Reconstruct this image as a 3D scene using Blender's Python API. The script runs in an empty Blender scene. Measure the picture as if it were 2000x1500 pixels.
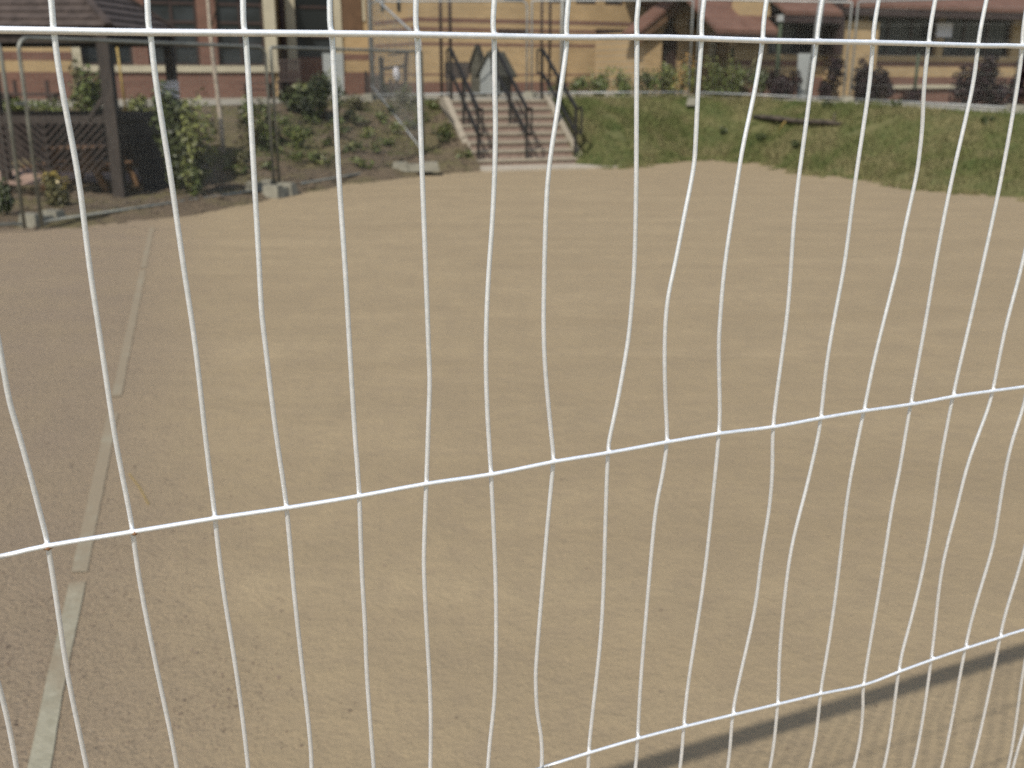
import bpy, math, random
from mathutils import Vector, Matrix, noise
from mathutils.bvhtree import BVHTree
random.seed(7)
C = bpy.context.scene.collection
SC = bpy.context.scene
PI = math.pi

# ------------------------------------------------------------------ camera, light, exposure
CAM_H, PITCH, FPX = 1.6, math.radians(16.70), 2000.0
cam_data = bpy.data.cameras.new('camera')
cam_data.sensor_width = 36.0
cam_data.lens = 36.0
cam_data.clip_start = 0.05
cam_data.clip_end = 1500
cam_data.dof.use_dof = True
cam_data.dof.focus_distance = 0.69
cam_data.dof.aperture_fstop = 12.0
cam = bpy.data.objects.new('camera', cam_data)
C.objects.link(cam)
cam.location = (0, 0, CAM_H)
cam.rotation_euler = (PI/2 - PITCH, 0, 0)
SC.camera = cam

SUN_EL = math.radians(47.8)
SUN_TRAVEL = math.radians(23.0)          # light travels away from the camera, to the right of +Y
world = bpy.data.worlds.new('World')
SC.world = world
world.use_nodes = True
wn, wl = world.node_tree.nodes, world.node_tree.links
wn.clear()
sky = wn.new('ShaderNodeTexSky')
sky.sky_type = 'NISHITA'
sky.sun_disc = False
sky.sun_elevation = SUN_EL
sky.sun_rotation = PI + SUN_TRAVEL       # sun stands behind the camera, to the left
sky.air_density = 1.2
sky.dust_density = 2.0
bg = wn.new('ShaderNodeBackground')
bg.inputs['Strength'].default_value = 0.15
wo = wn.new('ShaderNodeOutputWorld')
wl.new(sky.outputs[0], bg.inputs[0])
wl.new(bg.outputs[0], wo.inputs[0])

sun_data = bpy.data.lights.new('sun', 'SUN')
sun_data.energy = 4.2
sun_data.angle = math.radians(0.53)
sun_data.color = (1.0, 0.95, 0.87)
sun = bpy.data.objects.new('sun', sun_data)
C.objects.link(sun)
travel = Vector((math.sin(SUN_TRAVEL)*math.cos(SUN_EL), math.cos(SUN_TRAVEL)*math.cos(SUN_EL), -math.sin(SUN_EL)))
sun.rotation_euler = travel.to_track_quat('-Z', 'Y').to_euler()
sun.location = (-8, -20, 25)

SC.view_settings.view_transform = 'Standard'
SC.view_settings.look = 'None'
SC.view_settings.gamma = 1.0
SC.view_settings.exposure = 0.17
SC.view_settings.use_curve_mapping = False
SC.render.engine = 'CYCLES'
SC.cycles.use_denoising = False
SC.cycles.max_bounces = 6

# ------------------------------------------------------------------ view geometry used to place things
RT = Vector((1, 0, 0))
UP = Vector((0, math.sin(PITCH), math.cos(PITCH)))
FW = Vector((0, math.cos(PITCH), -math.sin(PITCH)))
EYE = Vector((0, 0, CAM_H))
def ray(x, y): return RT*((x-1000)/FPX) - UP*((y-750)/FPX) + FW
def gp(x, y, z=0.0):
    r = ray(x, y); return EYE + r*((z-CAM_H)/r.z)
def at_depth(x, y, Y):
    r = ray(x, y); return EYE + r*(Y/r.y)

# ------------------------------------------------------------------ mesh helpers
class MB:
    def __init__(s): s.v = []; s.f = []
    def quad(s, a, b, c, d):
        i = len(s.v); s.v += [tuple(a), tuple(b), tuple(c), tuple(d)]; s.f.append((i, i+1, i+2, i+3)); return s
    def tri(s, a, b, c):
        i = len(s.v); s.v += [tuple(a), tuple(b), tuple(c)]; s.f.append((i, i+1, i+2)); return s
    def hexa(s, p):                       # p: 8 points, bottom ring then top ring
        i = len(s.v); s.v += [tuple(q) for q in p]
        for f in ((3,2,1,0),(4,5,6,7),(0,1,5,4),(1,2,6,5),(2,3,7,6),(3,0,4,7)):
            s.f.append(tuple(i+k for k in f))
        return s
    def box(s, o, ax, ay, az):            # corner + three edge vectors
        o, ax, ay, az = Vector(o), Vector(ax), Vector(ay), Vector(az)
        return s.hexa([o, o+ax, o+ax+ay, o+ay, o+az, o+ax+az, o+ax+ay+az, o+ay+az])
    def cbox(s, c, sx, sy, sz, rz=0.0):   # base-centre box
        a = Vector((math.cos(rz), math.sin(rz), 0)); b = Vector((-math.sin(rz), math.cos(rz), 0))
        return s.box(Vector(c)-a*sx/2-b*sy/2, a*sx, b*sy, (0, 0, sz))
    def bar(s, p, q, w, h, ref=(0, 0, 1)):  # rectangular bar from p to q
        p, q = Vector(p), Vector(q); d = (q-p).normalized(); r = Vector(ref)
        if abs(d.dot(r)) > .98: r = Vector((0, 1, 0))
        a = d.cross(r).normalized(); b = a.cross(d).normalized()
        return s.hexa([p-a*w/2-b*h/2, p+a*w/2-b*h/2, p+a*w/2+b*h/2, p-a*w/2+b*h/2,
                       q-a*w/2-b*h/2, q+a*w/2-b*h/2, q+a*w/2+b*h/2, q-a*w/2+b*h/2])
    def tube(s, pts, r, n=8, cap=True):
        pts = [Vector(p) for p in pts]; m = len(pts); i0 = len(s.v)
        rr = r if isinstance(r, (list, tuple)) else [r]*m
        prev = None
        for k, p in enumerate(pts):
            t = (pts[min(k+1, m-1)]-pts[max(k-1, 0)]).normalized()
            if prev is None:
                a = t.orthogonal().normalized()
            else:
                a = (prev - t*prev.dot(t)).normalized()
            prev = a; b = t.cross(a)
            for j in range(n):
                w = 2*PI*j/n
                s.v.append(tuple(p + (a*math.cos(w)+b*math.sin(w))*rr[k]))
        for k in range(m-1):
            for j in range(n):
                a0 = i0+k*n+j; a1 = i0+k*n+(j+1) % n
                s.f.append((a0, a1, a1+n, a0+n))
        if cap:
            s.f.append(tuple(i0+j for j in range(n-1, -1, -1)))
            s.f.append(tuple(i0+(m-1)*n+j for j in range(n)))
        return s
    def grid(s, rows):                    # rows of points
        i0 = len(s.v); n = len(rows[0])
        for r in rows: s.v += [tuple(p) for p in r]
        for k in range(len(rows)-1):
            for j in range(n-1):
                a = i0+k*n+j; s.f.append((a, a+1, a+n+1, a+n))
        return s
    def mesh(s, name, mat, smooth=False):
        me = bpy.data.meshes.new(name); me.from_pydata(s.v, [], s.f); me.update()
        if mat: me.materials.append(mat)
        if smooth: me.polygons.foreach_set('use_smooth', [True]*len(me.polygons))
        return me
    def build(s, name, mat, parent=None, smooth=False):
        return link(name, s.mesh(name, mat, smooth), parent)
def link(name, me, parent=None):
    o = bpy.data.objects.new(name, me); C.objects.link(o)
    if parent:
        o.parent = parent
        o.matrix_parent_inverse = parent.matrix_basis.inverted()
    return o
def tag(o, label, cat, group=None):
    o['label'] = label; o['category'] = cat
    if group: o['group'] = group
    return o
def thing(name, label, cat, loc=(0, 0, 0), group=None):
    o = bpy.data.objects.new(name, None); C.objects.link(o)
    o.empty_display_size = .2; o.location = loc
    return tag(o, label, cat, group)
def structure(o): o['kind'] = 'structure'; return o
def stuff(o): o['kind'] = 'stuff'; return o

# ------------------------------------------------------------------ materials
class NT:
    K = 1.0                                # overall reflectance factor
    def __init__(s, name):
        s.m = bpy.data.materials.new(name); s.m.use_nodes = True
        s.t = s.m.node_tree; s.n = s.t.nodes; s.l = s.t.links
        s.b = s.n['Principled BSDF']
        s.tc = s.n.new('ShaderNodeTexCoord')
    def noise(s, scale, detail=3, rough=.55, vec=None, stretch=None):
        x = s.n.new('ShaderNodeTexNoise'); x.inputs['Scale'].default_value = scale
        x.inputs['Detail'].default_value = detail; x.inputs['Roughness'].default_value = rough
        src = vec or s.tc.outputs['Object']
        if stretch:
            mp = s.n.new('ShaderNodeMapping'); mp.inputs['Scale'].default_value = stretch[:3]
            if len(stretch) > 3: mp.inputs['Rotation'].default_value = (0, 0, stretch[3])
            s.l.new(src, mp.inputs['Vector']); src = mp.outputs[0]
        s.l.new(src, x.inputs['Vector'])
        return x.outputs[0]
    def ramp(s, fac, stops):
        x = s.n.new('ShaderNodeValToRGB'); e = x.color_ramp.elements
        while len(e) < len(stops): e.new(.5)
        for k, (p, c) in enumerate(stops):
            e[k].position = p; e[k].color = (c, c, c, 1) if isinstance(c, (int, float)) else (*(q*NT.K for q in c), 1)
        s.l.new(fac, x.inputs[0]); return x.outputs[0]
    def mix(s, fac, a, b, mode='MIX'):
        x = s.n.new('ShaderNodeMix'); x.data_type = 'RGBA'; x.blend_type = mode
        for sock, v in ((x.inputs[0], fac), (x.inputs[6], a), (x.inputs[7], b)):
            if isinstance(v, (int, float)): sock.default_value = v
            elif isinstance(v, tuple): sock.default_value = (*(q*NT.K for q in v), 1)
            else: s.l.new(v, sock)
        return x.outputs[2]
    def math(s, op, a, b=0.0):
        x = s.n.new('ShaderNodeMath'); x.operation = op
        for k, v in enumerate((a, b)):
            if isinstance(v, (int, float)): x.inputs[k].default_value = v
            else: s.l.new(v, x.inputs[k])
        return x.outputs[0]
    def bump(s, h, strength=.3, dist=.01):
        x = s.n.new('ShaderNodeBump'); x.inputs['Strength'].default_value = strength
        x.inputs['Distance'].default_value = dist
        s.l.new(h, x.inputs['Height']); s.l.new(x.outputs[0], s.b.inputs['Normal'])
    def col(s, c):
        if isinstance(c, tuple): s.b.inputs['Base Color'].default_value = (*(q*NT.K for q in c), 1)
        else: s.l.new(c, s.b.inputs['Base Color'])
    def set(s, **k):
        for a, v in k.items(): s.b.inputs[a.replace('_', ' ')].default_value = v
        return s.m
def simple(name, c, rough=.7, var=.25, scale=6, metallic=0.0, spec=.3, bump=0, stretch=None):
    t = NT(name)
    lo = tuple(max(0, v*(1-var)) for v in c); hi = tuple(v*(1+var) for v in c)
    n = t.noise(scale, 4, stretch=stretch)
    t.col(t.ramp(n, [(.3, lo), (.7, hi)]))
    if bump: t.bump(n, bump, .01)
    return t.set(Roughness=rough, Metallic=metallic, Specular_IOR_Level=spec)

M = {}
# galvanised wire
t = NT('galvanised_wire')
n1 = t.noise(220, 3); n2 = t.noise(25, 4)
t.col(t.mix(t.ramp(n2, [(.40, .0), (.80, .30)]), t.ramp(n1, [(.3, (.80, .82, .83)), (.7, (.94, .94, .94))]), (.56, .56, .53)))
t.bump(n1, .25, .0006)
M['wire'] = t.set(Roughness=.50, Metallic=.70, Specular_IOR_Level=.7)
NT.K = .72
M['rust'] = simple('weld_rust', (.30, .16, .08), .8, .4, 300)
M['galv'] = simple('galvanised_tube', (.25, .25, .21), .5, .25, 5, metallic=.35, spec=.4)
M['galv_pale'] = simple('galvanised_tube_pale', (.36, .37, .35), .5, .2, 4, metallic=.3, spec=.4)
M['infill'] = simple('galvanised_mesh', (.27, .27, .24), .5, .2, 4, metallic=.3)
M['concrete'] = simple('concrete_block', (.235, .222, .172), .9, .22, 9, bump=.3)
# sandy all-weather pitch surface
t = NT('sandy_grit')
sxyz = t.n.new('ShaderNodeSeparateXYZ'); t.l.new(t.tc.outputs['Object'], sxyz.inputs[0])
big = t.noise(.35, 4, .6)
streak = t.noise(1.0, 4, .6, stretch=(.30, 1.9, 1, -.15))
mot = t.noise(2.2, 5, .62)
med = t.noise(9.0, 5, .68)
fine = t.noise(55, 4, .7)
grain = t.noise(330, 3, .65)
base = t.ramp(streak, [(.32, (.320, .247, .147)), (.68, (.388, .303, .183))])
base = t.mix(t.ramp(big, [(.35, 0.0), (.7, .55)]), base, (.320, .246, .151))
base = t.mix(t.ramp(mot, [(.36, .55), (.60, 0.0)]), base, (.290, .226, .140))
base = t.mix(t.ramp(med, [(.36, .40), (.58, 0.0)]), base, (.278, .216, .142))
# coarser, greyer, stonier band along the left side
side = t.math('ADD', t.math('MULTIPLY', sxyz.outputs[0], -1.0), t.math('MULTIPLY', sxyz.outputs[1], -.30))
side = t.math('ADD', side, t.math('SUBTRACT', t.math('MULTIPLY', t.noise(1.1, 5, .65), 1.5), .45))
sidem = t.ramp(side, [(.18, 0.0), (1.0, 1.0)])
base = t.mix(t.math('MULTIPLY', sidem, t.ramp(mot, [(.3, .75), (.7, .40)])), base, (.282, .218, .157))
speck = t.ramp(fine, [(.34, 1.0), (.44, 0.0)])
base = t.mix(t.math('MULTIPLY', speck, t.math('ADD', t.math('MULTIPLY', sidem, .60), .13)), base, (.13, .105, .078))
lspeck = t.ramp(t.noise(75, 3, .6), [(.62, 0.0), (.70, .35)])
base = t.mix(t.math('MULTIPLY', lspeck, t.math('ADD', sidem, .25)), base, (.40, .33, .25))
gr = t.ramp(grain, [(.3, .80), (.7, 1.20)])
base = t.mix(1.0, base, gr, 'MULTIPLY')
t.col(base)
amp = t.math('ADD', t.math('MULTIPLY', sidem, .9), .55)
hsum = t.math('ADD', t.math('MULTIPLY', med, .7), t.math('MULTIPLY', amp, t.math('ADD', t.math('MULTIPLY', fine, .50), t.math('MULTIPLY', grain, .12))))
t.bump(hsum, .8, .022)
M['sand'] = t.set(Roughness=.95, Specular_IOR_Level=.12)
t = NT('marking_tape')
sy = t.n.new('ShaderNodeSeparateXYZ'); t.l.new(t.tc.outputs['Object'], sy.inputs[0])
n = t.noise(3.2, 5, .7, stretch=(1, .8, 1))
dust = t.math('ADD', n, t.math('MULTIPLY', t.math('SUBTRACT', sy.outputs[1], 2.7), .16))     # nearer stretch swept cleaner
dust = t.math('MINIMUM', dust, t.math('ADD', n, .18))
c = t.ramp(t.noise(30, 4, .7), [(.36, (.285, .268, .192)), (.64, (.375, .355, .265))])
t.col(t.mix(t.ramp(dust, [(.40, .12), (.64, .92)]), c, (.275, .222, .150))); t.bump(t.noise(90, 3), .4, .006)
M['tape'] = t.set(Roughness=.9, Specular_IOR_Level=.12)
# soil
t = NT('dark_soil')
a = t.noise(1.6, 5, .65); b = t.noise(22, 5, .7)
c = t.mix(a, t.ramp(b, [(.3, (.065, .049, .034)), (.7, (.165, .125, .084))]), (.20, .155, .104))
t.col(t.mix(t.ramp(t.noise(1.1, 4), [(.46, 0.0), (.62, .55)]), c, (.15, .138, .06)))
t.bump(b, .8, .05); M['soil'] = t.set(Roughness=1, Specular_IOR_Level=.1)
M['clod'] = simple('soil_clod', (.11, .085, .058), 1, .45, 14)
M['grit'] = simple('stone_grit', (.17, .13, .095), .95, .55, 9)
t = NT('lawn_earth')
t.col(t.ramp(t.noise(3, 4), [(.3, (.080, .095, .036)), (.7, (.155, .140, .062))])); M['turf'] = t.set(Roughness=1, Specular_IOR_Level=.1)
t = NT('grass_blade')
a = t.noise(.9, 4, .6); b = t.noise(9, 3)
c = t.ramp(a, [(.34, (.088, .126, .040)), (.46, (.150, .162, .058)), (.58, (.245, .214, .104))])
t.col(t.mix(t.ramp(b, [(.35, .5), (.6, 0.0)]), c, (.060, .085, .024))); M['grass'] = t.set(Roughness=.8, Specular_IOR_Level=.15)
M['paving'] = simple('terrace_paving', (.30, .275, .215), .9, .14, 3)
M['pinkpave'] = simple('pink_paving', (.30, .205, .155), .9, .15, 3)
M['path'] = simple('concrete_path', (.40, .35, .27), .9, .12, 4)
M['path_grey'] = simple('grey_path', (.33, .315, .275), .9, .12, 4)
M['tread'] = simple('stone_tread', (.33, .285, .215), .9, .15, 6)
M['riser'] = simple('brick_riser', (.265, .192, .150), .9, .2, 12)
M['rail'] = simple('dark_rail_paint', (.020, .019, .017), .6, .3, 8, spec=.2)
# brickwork
def brick(name, c1, c2, mortar, du):
    t = NT(name)
    sx = t.n.new('ShaderNodeSeparateXYZ'); t.l.new(t.tc.outputs['Object'], sx.inputs[0])
    u = t.math('ADD', t.math('MULTIPLY', sx.outputs[0], du[0]), t.math('MULTIPLY', sx.outputs[1], du[1]))
    cx = t.n.new('ShaderNodeCombineXYZ'); t.l.new(u, cx.inputs[0]); t.l.new(sx.outputs[2], cx.inputs[1])
    br = t.n.new('ShaderNodeTexBrick'); t.l.new(cx.outputs[0], br.inputs['Vector'])
    br.inputs['Scale'].default_value = 1; br.inputs['Brick Width'].default_value = .225; br.inputs['Row Height'].default_value = .075
    br.inputs['Mortar Size'].default_value = .008; br.inputs['Bias'].default_value = -.1
    br.inputs['Color1'].default_value = (*(q*NT.K for q in c1), 1); br.inputs['Color2'].default_value = (*(q*NT.K for q in c2), 1); br.inputs['Mortar'].default_value = (*(q*NT.K for q in mortar), 1)
    n = t.noise(1.3, 4)
    t.col(t.mix(1.0, br.outputs[0], t.ramp(n, [(.3, .88), (.7, 1.1)]), 'MULTIPLY'))
    t.bump(br.outputs['Fac'], -.3, .006)
    return t.set(Roughness=.9, Specular_IOR_Level=.15)
DM = Vector((.917, .399, 0))
M['tan'] = brick('tan_brick', (.395, .275, .140), (.465, .330, .172), (.39, .30, .185), DM)
M['red'] = brick('red_brick', (.165, .082, .060), (.205, .107, .078), (.20, .145, .108), DM)
M['cream'] = simple('cream_stone', (.47, .42, .30), .8, .1, 3)
M['brownframe'] = simple('brown_frame', (.05, .032, .026), .5, .25, 6)
M['fascia'] = simple('brown_fascia', (.045, .028, .024), .6, .25, 5)
M['browndoor'] = simple('brown_timber', (.13, .075, .04), .6, .2, 5)
t = NT('window_glass')
t.col(t.ramp(t.noise(1.2, 3), [(.35, (.016, .019, .020)), (.7, (.045, .052, .056))]))
M['glass'] = t.set(Roughness=.15, Specular_IOR_Level=.28)
t = NT('brown_roof_tile')
w = t.n.new('ShaderNodeTexWave'); w.wave_type = 'BANDS'; w.bands_direction = 'Z'; w.inputs['Scale'].default_value = 2.2; w.inputs['Distortion'].default_value = .3
t.l.new(t.tc.outputs['Object'], w.inputs['Vector'])
c = t.ramp(t.noise(2.5, 4), [(.3, (.128, .066, .046)), (.7, (.18, .098, .070))])
t.col(t.mix(t.ramp(w.outputs[0], [(.0, .35), (.3, 0.0)]), c, (.11, .06, .045))); M['rooftile'] = t.set(Roughness=.85, Specular_IOR_Level=.2)
M['shingle'] = simple('roof_shingle', (.066, .050, .042), .9, .35, 7, bump=.3, stretch=(1, 1, 1))
M['darkwood'] = simple('dark_stained_wood', (.046, .036, .029), .8, .35, 9, stretch=(3, 3, .6))
M['slatwood'] = simple('weathered_slat_wood', (.054, .040, .033), .85, .3, 9)
M['tablewood'] = simple('orange_table_wood', (.17, .095, .045), .7, .3, 6)
M['playwood'] = simple('green_grey_wood', (.070, .066, .048), .85, .3, 7)
M['greypanel'] = simple('grey_board', (.27, .285, .27), .7, .08, 2)
M['white'] = simple('white_paper', (.68, .66, .68), .7, .05, 3)
M['palepaper'] = simple('grey_paper', (.70, .68, .70), .7, .05, 3)
M['cane'] = simple('yellow_cane', (.36, .25, .07), .6, .2, 6)
M['bark'] = simple('pale_bark', (.42, .36, .28), .9, .3, 12)
M['stem'] = simple('brown_stem', (.07, .05, .03), .9, .3, 12)
M['log'] = simple('dark_log', (.075, .060, .045), .95, .5, 7, bump=.5)
M['darkgreen'] = simple('green_stake', (.035, .05, .025), .7, .2, 4)
def leaf(name, c, sp=.35):
    t = NT(name)
    oi = t.n.new('ShaderNodeObjectInfo')
    a = t.noise(14, 2)
    k = t.ramp(a, [(.32, tuple(v*.5 for v in c)), (.5, c), (.68, tuple(min(1, v*1.75) for v in c))])
    t.col(k); return t.set(Roughness=.45, Specular_IOR_Level=sp)
M['leaf_dark'] = leaf('dark_green_leaf', (.056, .070, .022))
M['leaf_mid'] = leaf('mid_green_leaf', (.098, .122, .030))
M['leaf_light'] = leaf('light_green_leaf', (.160, .172, .052))
M['leaf_olive'] = leaf('olive_leaf', (.125, .115, .048))
M['leaf_purple'] = leaf('purple_leaf', (.026, .015, .016), .12)
M['leaf_yellow'] = leaf('yellow_leaf', (.24, .18, .035))
M['petal'] = leaf('orange_petal', (.40, .24, .08))

# ------------------------------------------------------------------ ground
def lerp(a, b, t): return a+(b-a)*t
def interp(tab, x):
    if x <= tab[0][0]: return tab[0][1]
    for (a, u), (b, v) in zip(tab, tab[1:]):
        if x <= b: return lerp(u, v, (x-a)/(b-a))
    return tab[-1][1]
def terrace_z(x): return interp([(-20, 1.08), (-6, 1.08), (-1, 1.16), (4, 1.18), (6.5, 1.09), (9, .97), (12, .85), (30, .8)], x)
def resample(pl, n):
    pl = [Vector((p[0], p[1], 0)) for p in pl]
    L = [0]
    for a, b in zip(pl, pl[1:]): L.append(L[-1]+(b-a).length)
    out = []
    for k in range(n+1):
        d = L[-1]*k/n
        for i in range(len(pl)-1):
            if d <= L[i+1]+1e-9:
                out.append(pl[i].lerp(pl[i+1], (d-L[i])/max(1e-9, L[i+1]-L[i]))); break
    return out
def sm(t): t = max(0, min(1, t)); return t*t*(3-2*t)
def N(x, y, s, z=0): return noise.noise(Vector((x*s, y*s, z)))

g = MB(); rows = []
x0, x1, y0, y1, st = -14.0, 14.0, -2.0, 24.4, .1
for j in range(int((y1-y0)/st)+1):
    y = y0+j*st; r = []
    for i in range(int((x1-x0)/st)+1):
        x = x0+i*st
        z = .007*N(x*.35+.15*y, y*1.7, 1.0, 3)+.004*N(x, y, 2.6)+.002*N(x, y, 7.1, 5)
        r.append((x, y, z))
    rows.append(r)
field = structure(g.grid(rows).build('sports_field', M['sand'], smooth=True))
g = MB(); g.quad((-600, -600, -.12), (600, -600, -.12), (600, 900, -.12), (-600, 900, -.12))
structure(g.build('ground', M['turf']))

LB = [gp(*q) for q in ((-620, 478), (-300, 466), (0, 455), (150, 451), (300, 440), (430, 417), (560, 388), (700, 362), (850, 343), (944, 335))]
LT = [(-15, 18.4), (-9.5, 18.7), (-7.5, 18.8), (-5.8, 19.7), (-4.5, 21.3), (-3.2, 22.7), (-2.2, 22.4), (-1.40, 21.6)]
RB = [gp(*q) for q in ((1128, 324), (1180, 328), (1232, 327), (1290, 319), (1340, 311), (1400, 313), (1500, 320), (1560, 338), (1700, 351), (1800, 370), (2000, 387), (2350, 450))]
RT_EDGE = [(.78, 21.9), (2.2, 23.2), (3.6, 23.8), (5.0, 23.2), (6.3, 21.5), (7.4, 19.2), (8.7, 17.8), (10.8, 15.8), (12.5, 14.2)]
def bank(B, T, ns, nt, afun, rough, ragged=0.0):
    B, T = resample(B, ns), resample(T, ns); rows = []
    for k in range(ns+1):
        r = []; a = afun(B[k].x)
        wob = ragged*(N(k*.21, 0, 1, 2)+.8*N(k*.55, 0, 1, 8))
        b = B[k] + (T[k]-B[k]).normalized()*wob
        for j in range(nt+1):
            t = j/nt; p = b.lerp(T[k], t); zt = terrace_z(T[k].x)
            d = sm((t-a)/(1-a)); d = .5*d+.5*max(0, (t-a)/(1-a))
            z = -.03+.10*sm(t/.10)+(zt-.07)*d
            e = sm(t/.08)*sm((1-t)/.06)
            z += rough*e*(N(p.x, p.y, 1.3)+.7*N(p.x, p.y, 3.7, 2)+.5*N(p.x, p.y, 9, 4))
            r.append((p.x, p.y, z))
        rows.append(r)
    return MB().grid(rows)
sb = bank(LB, LT, 150, 60, lambda x: interp([(-4.2, .66), (-2.2, .03)], x), .05, .10)
soil_bank = structure(sb.build('soil_bank', M['soil'], smooth=True))
gb = bank(RB, RT_EDGE, 220, 50, lambda x: .02, .025, .30)
grass_bank = structure(gb.build('grass_bank', M['turf'], smooth=True))
front = [Vector((p[0], p[1], 0)) for p in LT]+[Vector((p[0], p[1], 0)) for p in RT_EDGE]
rows = []
for p in front:
    far = Vector((p.x*3.2, 75, 0)); r = []
    for q in (p, p.lerp(far, .04), p.lerp(far, .12), p.lerp(far, .35), far):
        r.append((q.x, q.y, terrace_z(p.x)))
    rows.append(r)
tb = MB().grid(rows)
structure(tb.build('terrace', M['paving']))
allv, allf = [], []
for m in (sb, gb, tb):
    o = len(allv); allv += [Vector(v) for v in m.v]; allf += [tuple(i+o for i in f) for f in m.f]
o = len(allv); allv += [Vector(v) for v in ((-60, -5, 0), (60, -5, 0), (60, 60, 0), (-60, 60, 0))]; allf.append((o, o+1, o+2, o+3))
TERR = BVHTree.FromPolygons(allv, allf)
def on(x, y):
    h = TERR.ray_cast(EYE, ray(x, y).normalized())[0]
    return h if h else gp(x, y)
def drop(x, y):
    h = TERR.ray_cast(Vector((x, y, 8)), Vector((0, 0, -1)))[0]
    return h if h else Vector((x, y, 0))

# pinkish paving strip behind the gazebo
rw = []
for y_ in (15.5, 16.0, 16.5):
    rw.append([(x_, y_, drop(x_, y_).z+.015) for x_ in [-11+.4*k for k in range(16)]])
structure(MB().grid(rw).build('paving_strip', M['pinkpave']))
# pale path along the top of the grass bank
pts = resample(RT_EDGE[3:], 24); r1, r2, r3 = [], [], []
for k, p in enumerate(pts):
    tdir = (pts[min(k+1, 24)]-pts[max(k-1, 0)]).normalized(); out = Vector((-tdir.y, tdir.x, 0))
    for r, w in ((r1, .02), (r2, .85), (r3, 1.9)):
        q = p+out*w; r.append((q.x, q.y, drop(q.x, q.y).z+.012))
structure(MB().grid([r1, r2]).build('path', M['path']))
structure(MB().grid([r2, r3]).build('path_strip', M['path_grey']))

# grass blades, clods, grit
def blades(src, n, hmin, hmax, w, ok=lambda t: True):
    mb = MB(); fs = src.f; vs = src.v
    while n > 0:
        f = random.choice(fs); a, b, c, d = (Vector(vs[i]) for i in f)
        u, v = random.random(), random.random()
        p = a.lerp(b, u).lerp(d.lerp(c, u), v)
        if not ok(p): continue
        n -= 1
        k = .55+.9*max(0, N(p.x, p.y, .8, 9)+.35)
        h = random.uniform(hmin, hmax)*k; an = random.uniform(0, 2*PI); s = Vector((math.cos(an), math.sin(an), 0))*w
        ln = Vector((random.gauss(0, .45), random.gauss(0, .45), 1))*h
        mb.tri(p-s-Vector((0, 0, .01)), p+s-Vector((0, 0, .01)), p+ln)
    return mb
def bare(p): return N(p.x, p.y, .7, 21)+.5*N(p.x, p.y, 2.2, 3) > -.62
def stray(mb, n):
    pts = resample(RB, 400)
    for _ in range(n):
        k = random.randrange(400); q = pts[k]
        if N(q.x, q.y, 1.7, 40) < -.05: continue
        cx = q+Vector((random.gauss(0, .12), -abs(random.gauss(0, .16)), 0))
        for _b in range(22):
            p = cx+Vector((random.gauss(0, .05), random.gauss(0, .05), 0)); an = random.uniform(0, 2*PI)
            s = Vector((math.cos(an), math.sin(an), 0))*.008
            mb.tri(p-s, p+s, p+Vector((random.gauss(0, .4), random.gauss(0, .4), 1))*random.uniform(.03, .10))
    return mb
stuff(stray(blades(gb, 60000, .05, .13, .009, bare), 420).build('grass', M['grass']))
stuff(blades(sb, 9000, .03, .10, .008, lambda p: p.z > .25 and N(p.x, p.y, .9, 33) > .05).build('weed_cover', M['grass']))
def lumps(n, pick, smin, smax, name, mat):
    mb = MB()
    for _ in range(n):
        p = pick(); s = random.uniform(smin, smax)*(1 if random.random() < .9 else 1.8)
        c = p+Vector((0, 0, s*.12)); i = len(mb.v)
        for d in ((1, 0, 0), (0, 1, 0), (-1, 0, 0), (0, -1, 0), (0, 0, .7), (0, 0, -.6)):
            mb.v.append(tuple(c+Vector(d)*s*random.uniform(.6, 1.15)+Vector((random.gauss(0, .12), random.gauss(0, .12), 0))*s))
        for f in ((0, 1, 4), (1, 2, 4), (2, 3, 4), (3, 0, 4), (1, 0, 5), (2, 1, 5), (3, 2, 5), (0, 3, 5)):
            mb.f.append(tuple(i+k for k in f))
    return stuff(mb.build(name, mat))
def pick_bank():
    f = random.choice(sb.f); return Vector(sb.v[f[0]]).lerp(Vector(sb.v[f[2]]), random.random())
lumps(2600, pick_bank, .015, .05, 'soil_clods', M['clod'])
def pick_field():
    while True:
        y = 1.6*math.exp(random.random()*1.9); x = random.uniform(-.62, .55)*y
        if random.random() < sm((-.34*y-x+.25*N(x, y, 1.4)+.45)/.9)*(.45+.8*N(x, y, 2.1, 7)) or random.random() < .012:
            return Vector((x, y, .007*N(x*.35+.15*y, y*1.7, 1.0, 3)+.004*N(x, y, 2.6)))
lumps(9000, pick_field, .0012, .0042, 'stone_grit', M['grit'])
# dry stalk lying on the pitch
p, q = gp(252, 925, .004), gp(290, 985, .006)
tag(MB().tube([p, p.lerp(q, .5)+Vector((.006, 0, .003)), q], .0022, 5).build('dry_stalk', M['cane']), 'thin dry straw stalk lying on the sand beside the white tape line', 'stalk')

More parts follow.
